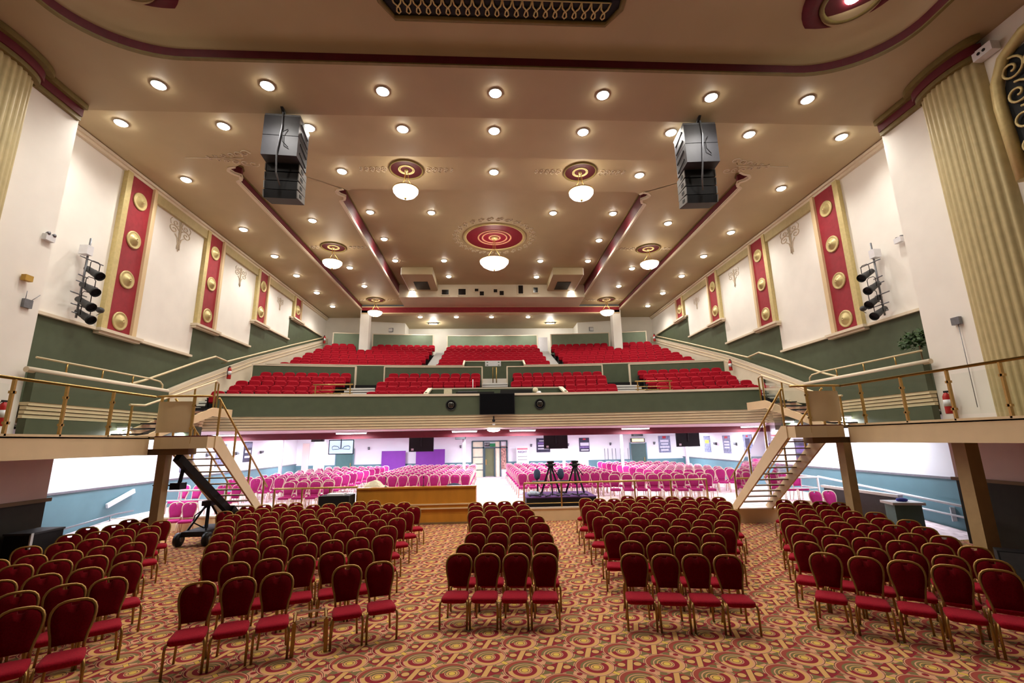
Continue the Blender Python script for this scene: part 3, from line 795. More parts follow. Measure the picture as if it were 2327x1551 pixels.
    for x in (x0,x1):
        b=MB(); b.prism([(x-.03,y0-.1,z0+.05),(x-.03,y0+.12,z0+.05),(x-.03,y1+.2,z1+.02),(x-.03,y1+.1,z1-.05),(x-.03,y1-.12,z1-.05),(x-.03,y0-.1,z0-.28)],(.06,0,0)); b.build('stringer',M_BEIGE,t)
    for i in range(1,N):
        q=i/N; y=y0+(y1-y0)*q; z=z0+(z1-z0)*q
        MB().box(x0,x1,y-.02,y+.24,z-.015,z+.015).build('tread',M_BEIGED,t)
    for x in (x0,x1):
        h=MB(); A=Vector((x,y0-.1,z0+1.1)); B=Vector((x,y1+.1,z1+.95))
        h.tube([A,B],.028,8); h.build('handrail',M_BRASS,t)
        for q in (0.0,.3,.62,.95):
            p=Vector((x,y0,z0)).lerp(Vector((x,y1,z1)),q)
            k=MB(); k.bar((x,p.y,p.z-.2),(x,p.y,p.z+1.03),.035,.05); k.build('post',M_BRASS,t)
        qs=(0.0,.3,.62,.95)
        for qa,qb in zip(qs,qs[1:]):
            a=Vector((x,y0,z0)).lerp(Vector((x,y1,z1)),qa); c=Vector((x,y0,z0)).lerp(Vector((x,y1,z1)),qb)
            glass(t,(x,a.y),(x,c.y),a.z+.15,a.z+.9,c.z+.15,c.z+.9)
    # support post
    py=13.5 if s<0 else 12.35
    b=MB(); b.box(s*9.37-.11,s*9.37+.11,py-.13,py+.13,0,2.64); tag(b.build('support_post',M_POST),'square brown post under the %s stair landing'%nm,'post')
    # upper flight to the balcony
    t=thing('upper_staircase','short beige stair from the %s walkway up to the balcony corner'%nm,'staircase')
    xa,xb=s*10.9,s*11.85
    for x in (xa,xb):
        P=[(14.2,DK+.03),(14.9,DK+.12),(18.1,4.28),(19.4,4.28),(19.4,3.95),(18.1,3.95),(15.3,DK+.01),(14.2,DK+.01)]
        b=MB(); b.prism([(x-.03,y,z) for y,z in P],(.06,0,0)); b.build('stringer',M_BEIGE,t)
    for i in range(6):
        q=i/6; y=14.7+3.4*q; z=DK+.12+1.1*q
        MB().box(*sorted((xa,xb)),y,y+.4,z-.02,z+.02).build('tread',M_STEP,t)
    MB().box(*sorted((xa,xb+s*.1)),18.1,19.5,4.2,4.28).build('top_step',M_STEP,t)
    b=MB(); b.tube([(xa,14.0,DK+.95),(xa,14.6,DK+.98),(xa,18.1,5.30),(xa+s*.55,19.25,5.35)],.034,8); b.build('handrail',mat('cream_rail',(226,208,168),.45),t)
    for y,zb,zt in ((14.1,DK,DK+.93),(15.6,DK+.3,DK+1.3),(16.9,DK+.7,DK+1.75),(18.1,4.0,5.25)):
        b=MB(); b.bar((xa,y,zb),(xa,y,zt),.035,.05); b.build('post',M_BRASS,t)
    b=MB(); b.bar((xa+s*.55,19.25,4.0),(xa+s*.55,19.25,5.33),.04,.05); b.build('post',M_BRASS,t)
    for ya,yb_,za,zb in ((14.1,15.6,DK+.1,DK+.45),(15.6,16.9,DK+.45,DK+.9),(16.9,18.1,DK+.9,4.4)): glass(t,(xa,ya),(xa,yb_),za,za+.75,zb,zb+.75)
    # gallery parapet rail
    t=thing('gallery_rail','cream tube rail on the %s side gallery parapet'%nm,'rail')
    x=s*12.06; b=MB(); b.tube([(x,12.2,5.17),(x,16.2,5.16),(x,16.75,5.12),(x,16.9,5.02),(x,16.92,4.85)],.028,8); b.build('handrail',MATS['cream_rail'],t)
    for y in (13.1,14.3,15.5): 
        b=MB(); b.tube([(x,y,4.85),(x,y,5.16)],.022,6); b.build('post',M_BRASS,t)
    # raking wall handrail
    t=thing('wall_handrail','long cream handrail rising along the %s wall beside the balcony steps'%nm,'handrail')
    x=s*13.1; b=MB(); b.tube([(x,16.2,4.85),(x,17.4,5.25),(x,20.45,6.5),(x,21.6,6.92),(x,22.6,6.86),(x,29.5,9.12),(x,35.4,11.0)],.045,8); b.build('rail',MATS['cream_rail'],t)
    for y,z in ((18.5,5.7),(22.6,6.86),(26.5,8.14),(31,9.6),(34.5,10.72)):
        b=MB(); b.tube([(x,y,z),(x+s*.1,y,z-.08),(x+s*.28,y,z-.08)],.014,6); b.build('bracket',M_BRASS,t)
# right-hand timber post beside the stage
tag(MB().box(10.3,10.62,9.95,10.25,0,2.7).build('support_post',M_POST),'brown post near the stage under the right walkway','post')
# platform front rails
for nm,pts in (('left',[(-8.0,17.36),(-5.1,17.36)]),('right',[(.9,17.36),(7.75,17.36)])):
    t=thing('platform_rail','brass rail along the platform edge, %s of the centre aisle'%nm,'rail')
    (xa,ya),(xb,yb2)=pts
    b=MB(); b.tube([(xa,ya,1.31),(xb,yb2,1.31)],.034,8); b.build('handrail',M_BRASS,t)
    n=4 if nm=='left' else 6
    for i in range(n):
        x=xa+(xb-xa)*i/(n-1); b=MB(); b.bar((x,ya,PZ),(x,ya,1.3),.05,.05); b.build('post',M_BRASS,t)
    for i in range(n-1):
        glass(t,(xa+(xb-xa)*i/(n-1),ya),(xa+(xb-xa)*(i+1)/(n-1),ya),PZ+.1,1.2)
    for z in (.6,):
        b=MB(); b.tube([(xa,ya,z),(xb,yb2,z)],.014,6); b.build('lower_rail',M_BRASS,t)
# small rails in the balcony aisles
for nm,xa,xb in (('left',-8.4,-6.6),('right',6.6,8.4)):
    t=thing('aisle_rail','small brass rail at the foot of the %s balcony aisle'%nm,'rail',(0,0,0))
    y=arc(55.75,7.5)
    for z,r in ((5.5,.03),(5.25,.016),(5.1,.016)):
        b=MB(); b.tube([(xa,y,z),(xb,y,z)],r,6); b.build('rail',M_BRASS,t)
    for x in (xa+.12,xb-.12):
        b=MB(); b.bar((x,y,4.3),(x,y,5.5),.045,.045); b.build('post',M_BRASS,t)
# centre entrance rail
t=thing('entrance_rail','narrow brass centre rail in the balcony entrance','rail')
b=MB(); b.tube([(-.1,26.0,6.0),(-.1,26.0,7.0),(.1,26.0,7.0),(.1,26.0,6.0)],.03,6); b.build('rail',M_BRASS,t)
# ramps and rails beside the side walls
for s,nm in ((-1,'left'),(1,'right')):
    t=thing('ramp','pale access ramp sloping along the %s lower wall'%nm,'ramp')
    xa,xb=sorted((s*12.0,s*13.35))
    b=MB(); b.prism([(xa,12.6,0),(xa,17.3,PZ),(xa,17.3,0)],(xb-xa,0,0)); b.build('slope',M_CARPET2,t)
    b=MB(); b.prism([(s*12.0,12.5,0),(s*12.0,17.3,0),(s*12.0,17.3,PZ+.12),(s*12.0,12.5,.12)],(-s*.08,0,0)); b.build('kerb',M_WHITE,t)
    if s<0:
        t=thing('ramp_rail','thin grey pipe rail sloping along the left lower wall near the floor','handrail')
        b=MB(); b.tube([(-13.2,12.6,.28),(-13.2,17.2,.62),(-13.2,18.0,.62)],.03,8); b.build('rail',M_GREY,t)
        for y in (13.4,15.2,17.0):
            b=MB(); b.tube([(-13.2,y,.02),(-13.2,y,.29+(y-12.6)*.072)],.02,6); b.build('post',M_GREY,t)
        continue
    t=thing('ramp_rail','white sloping handrail fixed on the %s lower wall above the ramp'%nm,'handrail')
    b=MB(); b.tube([(s*13.22,12.3,.72),(s*13.22,18.9,1.18)],.04,8); b.build('upper_rail',M_WHITEM,t)
    b=MB(); b.tube([(s*13.22,12.3,.42),(s*13.22,18.4,.78)],.03,8); b.build('lower_rail',M_WHITEM,t)
    for y in (13.5,15.5,17.5):
        z=.72+(y-12.3)*.07; b=MB(); b.bar((s*13.22,y,z-.3),(s*13.36,y,z-.3),.03,.4); b.build('bracket',M_WHITEM,t)
t=thing('platform_rail','white tube rail around the right platform corner beside the ramp','rail')
for a,c in (((9.9,17.0),(11.75,16.9)),((11.75,16.9),(11.75,19.2))):
    for z,r in ((1.33,.035),(.95,.02)):
        b=MB(); b.tube([(a[0],a[1],z),(c[0],c[1],z)],r,8); b.build('rail',M_WHITEM,t)
for x,y in ((9.9,17.0),(11.75,16.9),(11.75,19.2)):
    b=MB(); b.bar((x,y,.2),(x,y,1.33),.05,.05); b.build('post',M_WHITEM,t)
t=thing('platform_rail','white tube rail around the left platform corner beside the ramp','rail')
for a,c in (((-12.1,17.35),(-9.7,17.35)),):
    for z,r in ((1.33,.035),(1.0,.02)):
        b=MB(); b.tube([(a[0],a[1],z),(c[0],c[1],z)],r,8); b.build('rail',M_WHITEM,t)
for x in (-12.1,-11.2,-9.7):
    b=MB(); b.bar((x,17.35,PZ),(x,17.35,1.33),.05,.05); b.build('post',M_WHITEM,t)
t=thing('ramp_barrier','dark panelled barrier with a white cap beside the right ramp','barrier')
MB().box(11.72,11.8,13.6,16.6,.05,1.0).build('panel',M_DGREY,t); MB().box(11.68,11.84,13.5,16.7,1.0,1.08).build('cap',M_WHITEM,t)
# ------------------------------------------------------------------ wall decoration
def spiral(cx,cz,r0,turns,a0,dirn=1,n=26):
    return [(cx+r0*(1-.85*i/n)*cos(a0+dirn*2*PI*turns*i/n), cz+r0*(1-.85*i/n)*sin(a0+dirn*2*PI*turns*i/n)) for i in range(n+1)]
PIL=[(15.6,16.65,6.74,4),(20.4,21.4,8.14,3),(25.2,26.1,9.59,2),(30.1,30.95,11.09,1)]
PW=['nearest the stage','second from the stage','third from the stage','farthest from the stage']
for s,nm in ((-1,'left'),(1,'right')):
    x=s*XW
    for i,(y0,y1,z0,nr) in enumerate(PIL):
        t=thing('pilaster','red wall pilaster with gold roundels on the %s wall, %s'%(nm,PW[i]),'pilaster',(x,(y0+y1)/2,z0),group='red pilasters of the %s wall'%nm)
        h=12.6-z0; w=(y1-y0)/2
        MB().box(*sorted((-s*.10,0)),-w,w,0,h).build('panel',M_RED,t)
        b=MB(); b.box(*sorted((-s*.16,0)),-w-.24,-w,0,h); b.build('moulding',M_GOLDP,t)
        b=MB()
        for k in range(4): b.box(*sorted((-s*(.20-.03*k),0)),w+.08*k,w+.08*k+.075,0,h)
        b.build('moulding',M_BEIGE,t)
        b=MB(); b.box(*sorted((-s*.30,0)),-w-.4,w+.45,-.10,0).box(*sorted((-s*.22,0)),-w-.36,w+.4,-.19,-.10); b.build('sill',M_CREAM2,t)
        for k in range(nr):
            zc=11.77-1.53*k-z0
            r=MB(); Mx=Matrix.Rotation(-s*PI/2,4,'Y')
            r.lathe([(.33,0),(.33,.03),(.30,.055),(.27,.03),(.20,.035),(.19,.06),(.13,.07),(.12,.10),(.06,.12),(.05,.15),(.025,.15),(.02,.11),(.0001,.11)],28,(-s*.10,0,zc),M=Mx)
            r.build('roundel',M_GOLDP,t)
    # raised plaster ornaments
    for i,(yc,zc,k,w) in enumerate(((18.55,11.55,1.0,'first'),(23.4,11.5,.8,'second'),(28.1,11.45,.62,'third'))):
        b=MB()
        def put(path,r): b.tube([(-s*.012,p[0]*k*1.3,p[1]*k*.8+.1) for p in path],r*k,5)
        for q in (-1,1):
            put([(q*a,z) for a,z in spiral(.30,.05,.24,1.4,PI*.9,-1)],.022)
            put([(q*a,z) for a,z in spiral(.22,.42,.16,1.2,PI*1.1,1)],.018)
            put([(q*.06,-.9),(q*.05,-.6),(q*.10,-.3),(q*.22,-.15)],.024)
            put([(q*.02,-.4),(q*.05,0),(q*.03,.3),(q*.08,.6)],.02)
            put([(q*.45,.25),(q*.5,.45),(q*.42,.6)],.016)
        put([(0,-1.0),(0,.65)],.02)
        for j in range(6): put([(-.06+.008*j,-.3-.1*j),(.06-.008*j,-.34-.1*j)],.02)
        o=b.build('plaster_ornament',M_RELIEF,None,(x-s*.0,yc,zc))
        tag(o,'raised plaster scroll ornament on the %s wall, %s white panel from the stage'%(nm,w),'wall ornament',group='plaster scrolls on the %s wall'%nm)
    # emergency lights, spot bars
    y0=14.3; xb=s*13.15
    t=thing('lighting_bar','vertical pipe with side arms holding stage lamps on the %s wall'%nm,'lighting bar',(xb,y0,0))
    b=MB(); b.tube([(0,0,6.8),(0,0,9.45)],.03,8); b.build('pole',M_GREY,t)
    b=MB(); b.tube([(s*.3,.1,9.4),(s*.3,.1,12.6)],.018,6); b.build('conduit',M_CREAM2,t)
    MB().box(-.13,.13,-.2,.02,8.85,9.15).build('junction_box',M_WHITEM,t)
    for z,dy in ((8.75,.5),(8.15,-.3),(7.95,.45),(7.55,-.45),(7.2,.5),(6.95,.35)):
        b=MB(); b.tube([(0,-dy*.5,z),(-s*.1,dy,z-.03)],.02,6); b.build('arm',M_GREY,t)
    if s<0: spots=[(8.30,.05,'top'),(7.75,.0,'second'),(7.25,-.05,'third'),(6.86,.02,'bottom')]
    else: spots=[(8.32,.16,'top'),(7.8,.0,'second'),(7.32,.06,'third'),(6.88,-.06,'bottom')]
    for j,(z,dy,wd) in enumerate(spots):
        red=(s<0 and j==2) or (s>0 and j==1)
        lt=thing('stage_spotlight','black stage spotlight on the %s wall bar, %s one%s'%(nm,wd,' with a red filter' if red else ''),'spotlight',(xb-s*.24,y0+dy,z),group='spotlights on the %s wall bar'%nm)
        d=Vector((-s*.55,-.62 if not red else -1.0,-.42)).normalized(); d.y=d.y; 
        d=Vector((-s*.85,-.15,-.5)).normalized()
        q=d.to_track_quat('Z','Y').to_matrix().to_4x4()
        MB().lathe([(.05,-.36),(.09,-.34),(.10,-.05),(.11,.0),(.12,.2),(.145,.25)],16,M=q).build('housing',M_DGREY,lt)
        MB().lathe([(.145,.25),(.145,.31),(.13,.31),(.125,.23)],16,M=q).build('lens_rim',M_BLACKM,lt)
        MB().lathe([(.125,.24),(.0001,.245)],16,M=q).build('lens',mat('red_gel',(120,20,30),.3) if red else M_SCREEN,lt)
        b=MB(); sd=q@Vector((1,0,0)); sd=Vector((sd.x,sd.y,0)).normalized()*.145
        b.tube([sd,sd+Vector((0,0,.3)),sd*.6+Vector((0,0,.37)),-sd*.6+Vector((0,0,.37)),-sd+Vector((0,0,.3)),-sd],.012,6); b.build('yoke',M_BLACK,lt)
    t=thing('emergency_light','white emergency light unit on the %s wall'%nm,'emergency light',(s*12.25,12.0,8.4) if s<0 else (13.32,13.36,9.13))
    MB().box(*sorted((0,-s*.12)),-.13,.13,-.09,.08).build('housing',M_WHITEM,t)
    for dy in (-.08,.08): MB().lathe([(.035,0),(.05,.07),(.0001,.08)],10,(-s*.06,dy,.10),'x').build('lamp_head',M_GREY,t)
    t=thing('wall_speaker','small black speaker on a bracket on the %s wall beside the nearest pilaster'%nm,'speaker',(s*13.2,15.2,7.28))
    MB().lathe([(.07,-.1),(.1,0),(.09,.08),(.0001,.09)],12,(-s*.06,-.12,0),'y').build('cone',M_DGREY,t); b=MB(); b.tube([(s*.18,.08,-.12),(0,.02,-.05),(-s*.06,-.06,0)],.014,6); b.build('bracket',M_GREY,t)
    # fluted columns on the splay walls
    yA,yB2=9.15,10.75
    t=thing('fluted_column','broad fluted olive column bulging from the %s splay wall'%nm,'column',(s*12.25,(yA+yB2)/2,0))
    w=(yB2-yA)/2; nfl=10; P=[]
    for i in range(nfl*6+1):
        u=-1+2*i/(nfl*6); bulge=.34*(1-u*u)**.5; rip=.045*abs(sin(PI*i/6))
        P.append((-s*(bulge+rip-.02),u*w))
    b=MB(); b.strip([(x_,y_,3.12) for x_,y_ in P],[(x_,y_,12.2) for x_,y_ in P],True); b.build('shaft',M_OLIVE,t)
    def capband(z0,z1,off,m,nme):
        Q=[(-s*(.34*(1-u*u)**.5+off),u*(w+off)) for u in [-1+2*i/30 for i in range(31)]]
        bb=MB(); bb.loops([[(x_,y_,z0) for x_,y_ in Q],[(x_,y_,z1) for x_,y_ in Q]],closed=False,cap0=False)
        bb.poly([(x_,y_,z0) for x_,y_ in Q]); bb.build(nme,m,t)
    capband(12.12,12.25,.10,M_OLIVED,'capital_lower'); capband(12.25,12.48,.14,M_MAROON,'capital_band'); capband(12.48,12.64,.26,M_OLIVED,'capital_top')
    for (ya,yb_) in ((yB2+.05,12.15),):
        xs=s*12.25
        struct(MB().box(*sorted((xs,xs-s*.10)),ya,yb_,12.12,12.25).build('trim_cap_lower',M_OLIVED))
        struct(MB().box(*sorted((xs,xs-s*.13)),ya,yb_,12.25,12.48).build('trim_cap_band',M_MAROON))
        struct(MB().box(*sorted((xs,xs-s*.24)),ya,yb_,12.48,12.64).build('trim_cap_top',M_OLIVED))
# left wall gadgets
t=thing('wall_mounted_router','grey box with two aerials on the left splay wall','router',(-12.25,11.83,6.5))
MB().box(0,.08,-.11,.11,-.11,.11).build('housing',M_GREY,t)
for dy,tl in ((-.07,0),(.08,.2)):
    b=MB(); b.tube([(.05,dy,.10),(.05,dy+tl,.32)],.008,6); b.build('aerial',M_GREY,t)
tag(MB().box(-12.22,-12.1,11.55,11.75,7.05,7.2).build('sensor_box',mat('ochre_plastic',(190,150,60),.5)),'small ochre box on the left splay wall above the router','sensor')
t=thing('wall_meter','small grey meter with a cable on the right splay wall','meter',(12.2,11.19,5.78))
MB().box(-.06,.03,-.11,.11,-.1,.1).build('housing',M_GREY,t); b=MB(); b.tube([(-.02,-.03,-.1),(-.02,-.03,-2.3)],.008,5); b.build('cable',M_GREY,t)
t=thing('security_camera','white box camera near the top of the right column','camera',(12.1,8.95,12.15))
MB().box(-.12,.12,-.22,.22,-.12,.12).build('housing',M_WHITEM,t)
for dy in (-.05,.07): MB().lathe([(.04,0),(.04,.02),(.0001,.02)],10,(-.13,dy,0),'x').build('lens',M_BLACK,t)
# gold grille ornament on the right wall next to the stage
t=thing('wall_grille','gold framed wall grille with looped scrollwork beside the right column','wall grille',(12.15,8.0,10.2))
b=MB(); b.tube([(0,.95,-1.6),(0,1.0,.4),(0,.95,1.0),(0,.7,1.5),(0,.2,1.8),(0,-.6,1.85)],.13,10); b.build('frame',M_GOLDP,t)
MB().poly([(.04,.9,-2.2),(.04,.95,.5),(.04,.6,1.5),(.04,-1.5,1.7),(.04,-1.5,-2.2)]).build('backing',M_BLACKM,t)
b=MB()
for zc in (1.1,.45,-.2,-.85,-1.5):
    for yc in (.6,.15,-.3): b.tube([(-.03,yc+a,zc+z) for a,z in spiral(0,0,.3,1.5,PI*.5,1)],.03,6)
b.build('scrollwork',M_GOLDP,t)
# plant on the right gallery
t=thing('potted_plant','bushy potted plant on the right side gallery parapet','plant',(12.75,12.9,3.95))
MB().lathe([(.09,0),(.12,.18),(.0001,.17)],14).build('pot',M_BLACKM,t)
b=MB(); b.tube([(0,0,.15),(.02,.02,.7),(-.02,0,1.5)],.025,6); b.build('stem',M_BEIGED,t)
b=MB(); rnd=random.Random(3)
for i in range(420):
    a=rnd.uniform(0,2*PI); e=rnd.uniform(-.5,1.4); r=.5*rnd.uniform(.55,1)
    p=Vector((r*.85*cos(a)*cos(e),r*1.1*sin(a)*cos(e),1.62+r*.7*sin(e))); d=Vector((rnd.uniform(-1,1),rnd.uniform(-1,1),rnd.uniform(-.6,.6))).normalized(); u=d.orthogonal().normalized()*.045
    b.poly([p,p+d*.07+u,p+d*.16,p+d*.07-u])
b.build('foliage',M_LEAF,t)
# fire extinguishers
def extinguisher(loc,lab,k=1.0):
    t=thing('fire_extinguisher',lab,'fire extinguisher',loc)
    MB().lathe([(.085*k,0),(.09*k,.03*k),(.09*k,.46*k),(.06*k,.54*k),(.03*k,.57*k)],14).build('cylinder',M_REDM,t)
    b=MB(); b.box(-.02*k,.02*k,-.07*k,.05*k,.57*k,.62*k).build('valve_handle',M_BLACK,t)
    b=MB(); b.tube([(0,-.03*k,.59*k),(.0,-.14*k,.55*k),(0,-.17*k,.35*k),(0,-.12*k,.1*k)],.014*k,6); b.build('hose',M_BLACK,t)
    MB().lathe([(.0915*k,.2*k),(.0915*k,.38*k)],14).build('label_band',M_WHITEM,t)
extinguisher((12.08,11.8,3.35),'red fire extinguisher on the right splay wall behind the glass balustrade')
extinguisher((-12.1,11.7,3.4),'red fire extinguisher on the left splay wall behind the glass balustrade')
extinguisher((-12.95,34.9,10.4),'small red fire extinguisher at the top left rear corner of the balcony')
extinguisher((12.95,34.9,10.4),'small red fire extinguisher at the top right rear corner of the balcony')
extinguisher((-12.95,22.6,6.0),'red fire extinguisher at the bend of the left balcony handrail')
extinguisher((12.95,24.1,6.4),'red fire extinguisher at the bend of the right balcony handrail')
# ------------------------------------------------------------------ ceiling lights
def lamp_parts():
    return MB().lathe([(.165,0),(.19,-.012),(.19,-.03),(.165,-.035),(.16,0)],20), MB().lathe([(.165,-.012),(.155,-.05),(.10,-.085),(.0001,-.095)],16)
RING,BULB=lamp_parts()
DL=[]
def dl(row,z,pts,W=None):
    for i,(x,y) in enumerate(pts): DL.append((x,y,z,'recessed ceiling light, %s in the %s'%(nth(i+1,len(pts)),row),'ceiling lights in the '+row,W))
def from3(row,P):
    for i,(x,y,z) in enumerate(P): DL.append((x,y,z,'recessed ceiling light, %s in the %s'%(nth(i+1,len(P)),row),'ceiling lights in the '+row,None))
# rows further back (measured on the coffered ceiling)
FAR=[('row nearest the stage',[(-9.45,11.27,12.65),(-6.49,11.20,12.65),(-3.34,11.31,12.65),(-0.13,11.28,12.65),(3.00,11.26,12.65),(6.23,11.25,12.65),(9.18,11.25,12.65)]),
('second row from the stage',[(-11.83,13.07,12.80),(-8.75,13.13,12.80),(-6.09,13.13,12.80),(-3.11,13.11,12.80),(-0.14,13.11,12.80),(2.80,13.09,12.80),(5.75,13.03,12.80),(8.45,13.05,12.80),(11.72,13.09,12.80)]),
('third row from the stage',[(-11.84,16.24,12.80),(-6.01,16.17,13.20),(-0.11,16.08,13.20),(5.74,16.16,13.20),(11.70,16.34,12.80)]),
('fourth row from the stage',[(-11.85,20.42,12.80),(-8.64,20.26,13.20),(-6.15,20.90,14.00),(-3.15,20.89,14.00),(2.93,20.82,14.00),(5.98,20.81,14.00),(8.52,20.24,13.20),(11.74,20.38,12.80)]),
('fifth row from the stage',[(-11.84,23.60,12.80),(-6.14,23.96,14.00),(6.02,23.96,14.00),(11.76,23.36,12.80)]),
('sixth row from the stage',[(-11.86,26.54,12.80),(-8.65,26.25,13.20),(-6.14,27.07,14.00),(-3.10,27.04,14.00),(2.99,27.06,14.00),(6.05,27.03,14.00),(8.61,26.27,13.20),(11.83,26.50,12.80)]),
('seventh row from the stage',[(-11.84,29.79,12.80),(-8.66,29.59,13.20),(-3.04,29.86,14.00),(3.04,29.92,14.00),(8.71,29.56,13.20),(11.92,29.90,12.80)]),
('row beside the projection windows',[(-11.83,32.96,12.80),(-5.79,31.59,13.50),(5.76,31.59,13.50),(11.92,32.99,12.80)]),
('low ceiling behind the rear red beam',[(-5.68,34.87,12.50),(-2.85,34.91,12.50),(-0.07,34.94,12.50),(2.85,34.97,12.50)])]
for r,P in FAR: from3(r,P)
proto=thing('ceiling_light',DL[0][3],'ceiling light',group=DL[0][4]); RING.build('trim_ring',M_WHITEM,proto); BULB.build('lamp',M_LAMP,proto)
for i,(x,y,z,lab,g,W) in enumerate(DL):
    if i==0: proto.location=(x,y,z)
    else: dup(proto,(x,y,z),0,lab,g)
    l=bpy.data.lights.new('downlight','SPOT'); l.energy=PWR_DL; l.spot_size=math.radians(150); l.spot_blend=.9; l.shadow_soft_size=.16; l.color=(1.0,.95,.87)
    o=bpy.data.objects.new('downlight_lamp',l); COL.objects.link(o); o.location=(x,y,z-.16)
# pendants
def medallion(name,loc,R,big=False,lab='x',m=None):
    m=m or mat('deep_maroon',(66,12,20),.6)
    t=thing(name,lab,'ceiling medallion',loc)
    MB().lathe([(R,0),(R,-.05),(R*.94,-.07),(R*.9,-.03),(R*.9,0)],40).build('rim',M_OLIVED if not big else M_GOLDP,t)
    MB().lathe([(R*.9,-.012),(.0001,-.012)],40).build('disc',m,t)
    b=MB()
    for q in ((.48,.40) if not big else (.55,.42,.2)): b.lathe([(R*q,-.012),(R*q,-.04),(R*(q-.05),-.04),(R*(q-.05),-.012)],32)
    b.build('ring',M_GOLDP if not big else mat('pink_gold',(206,150,120),.5),t)
    MB().lathe([(R*.12,-.012),(R*.1,-.1),(.03,-.14),(.0001,-.14)],16).build('boss',M_GOLDP,t)
    if big:
        b=MB(); n=28
        for i in range(n):
            a=2*PI*i/n
            for q,rr in ((1,.17),(-1,.13)):
                cx,cy=(R*1.2+(.0 if q>0 else .13))*cos(a+q*.06),(R*1.2+(.0 if q>0 else .13))*sin(a+q*.06)
                b.tube([(cx+p[0],cy+p[1],-.01) for p in spiral(0,0,rr,1.2,a,q,14)],.022,5)
        b.build('plaster_border',M_RELIEF,t)
    else:
        b=MB()
        for s in (-1,1):
            for i in range(5):
                r=.14-.018*i; x=s*(R*1.15+.1+.22*i)
                for q in (-1,1): b.tube([(x+p[0],q*.07+p[1],-.008) for p in spiral(0,0,r,1.2,PI/2,q,12)],.016,5)
        b.build('plaster_border',M_RELIEF,t)
    return t
def pendant(loc,zc,R,lab,ztop):
    t=thing('pendant_light',lab,'pendant light',(loc[0],loc[1],zc))
    h=ztop-zc
    MB().lathe([(R,.12),(R*.97,.02),(R*.8,-.09*R/.5),(R*.5,-.18*R/.5),(R*.15,-.23*R/.5),(.0001,-.235*R/.5)],32).build('bowl',M_BOWL,t)
    MB().lathe([(R*1.02,.10),(R*1.03,.14),(R*.98,.14)],32).build('rim',M_BRASS,t)
    for k in range(3):
        a=2*PI*k/3+.5
        b=MB(); b.tube([(R*.9*cos(a),R*.9*sin(a),.13),(.10*cos(a),.10*sin(a),h*.55),(.05*cos(a),.05*sin(a),h)],.012,6); b.build('rod',M_BRASS,t)
    MB().lathe([(.05,0),(.04,-.05),(.0001,-.09)],12,(0,0,-.23*R/.5)).build('finial',M_BRASS,t)
    l=bpy.data.lights.new('pendant','POINT'); l.energy=PWR_PD*(R/.5); l.shadow_soft_size=.3; l.color=(1,.92,.8)
    o=bpy.data.objects.new('pendant_lamp',l); COL.objects.link(o); o.location=(loc[0],loc[1],zc+.35)
for x,y,zc,R,zt,where in ((-3.5,16.0,12.2,.48,ZM,'left front'),(3.3,16.0,12.2,.48,ZM,'right front'),(-8.65,23.3,12.22,.50,ZM,'left middle'),(8.6,23.3,12.22,.50,ZM,'right middle'),(-8.65,32.7,12.15,.52,ZM,'left rear'),(8.65,32.7,12.15,.52,ZM,'right rear')):
    medallion('ceiling_medallion',(x,y,zt-.002),.66,False,'round maroon ceiling medallion above the %s pendant'%where)
    pendant((x,y),zc,R,'glowing bowl pendant light, %s of the hall ceiling'%where,zt)
medallion('ceiling_medallion',(0.03,23.7,ZI-.002),1.75,True,'large crimson ceiling medallion with a plaster border above the central chandelier',mat('crimson_disc',(120,16,38),.5))
pendant((.0,23.7),12.45,.80,'large central glowing bowl chandelier',ZI)
# medallions in the stage recess
for s,nm in ((-1,'left'),(1,'right')):
    t=thing('recess_medallion','dark maroon round light surround in the stage recess, %s'%nm,'ceiling medallion',(s*8.5,8.55,13.22))
    MB().lathe([(1.08,.05),(1.05,-.08),(.74,-.1),(.70,-.03)],40,cap=False).build('outer_ring',M_MAROON,t)
    MB().lathe([(.70,-.03),(.68,-.10),(.60,-.10),(.58,-.03)],40,cap=False).build('ring',M_OLIVED,t)
    MB().lathe([(.58,-.03),(.0001,-.03)],32).build('disc',M_MAROON,t)
    MB().lathe([(.17,-.03),(.16,-.06),(.0001,-.07)],20).build('lamp',M_LAMP,t)
    l=bpy.data.lights.new('recess','SPOT'); l.energy=PWR_DL*.8; l.spot_size=math.radians(150); l.spot_blend=.9; l.shadow_soft_size=.15; l.color=(1,.9,.76)
    o=bpy.data.objects.new('recess_lamp',l); COL.objects.link(o); o.location=(s*8.55,8.35,13.1)
t=thing('ceiling_grille','black ceiling grille with gold looped fretwork in the stage recess','ceiling grille',(0,8.6,13.12))
MB().poly([(-2.6,.72,-.02),(2.6,.72,-.02),(2.85,.35,-.02),(2.85,-1.2,-.02),(-2.85,-1.2,-.02),(-2.85,.35,-.02)]).build('backing',M_BLACKM,t)
b=MB(); b.tube([(-2.9,-1.2,-.04),(-2.9,.35,-.04),(-2.62,.78,-.04),(2.62,.78,-.04),(2.9,.35,-.04),(2.9,-1.2,-.04)],.07,8); b.build('frame',M_OLIVED,t)
b=MB()
for i in range(22):
    x=-2.5+i*5.0/21; path=[(x-.119,.2,-.05),(x-.08,.38,-.05),(x+.03,.5,-.05),(x+.05,.6,-.05),(x,.65,-.05),(x-.05,.6,-.05),(x-.03,.5,-.05),(x+.08,.38,-.05),(x+.119,.2,-.05)]
    b.tube(path,.022,5)
b.tube([(-2.6,.2,-.05),(2.6,.2,-.05)],.02,5)
b.build('fretwork',M_GOLDP,t)
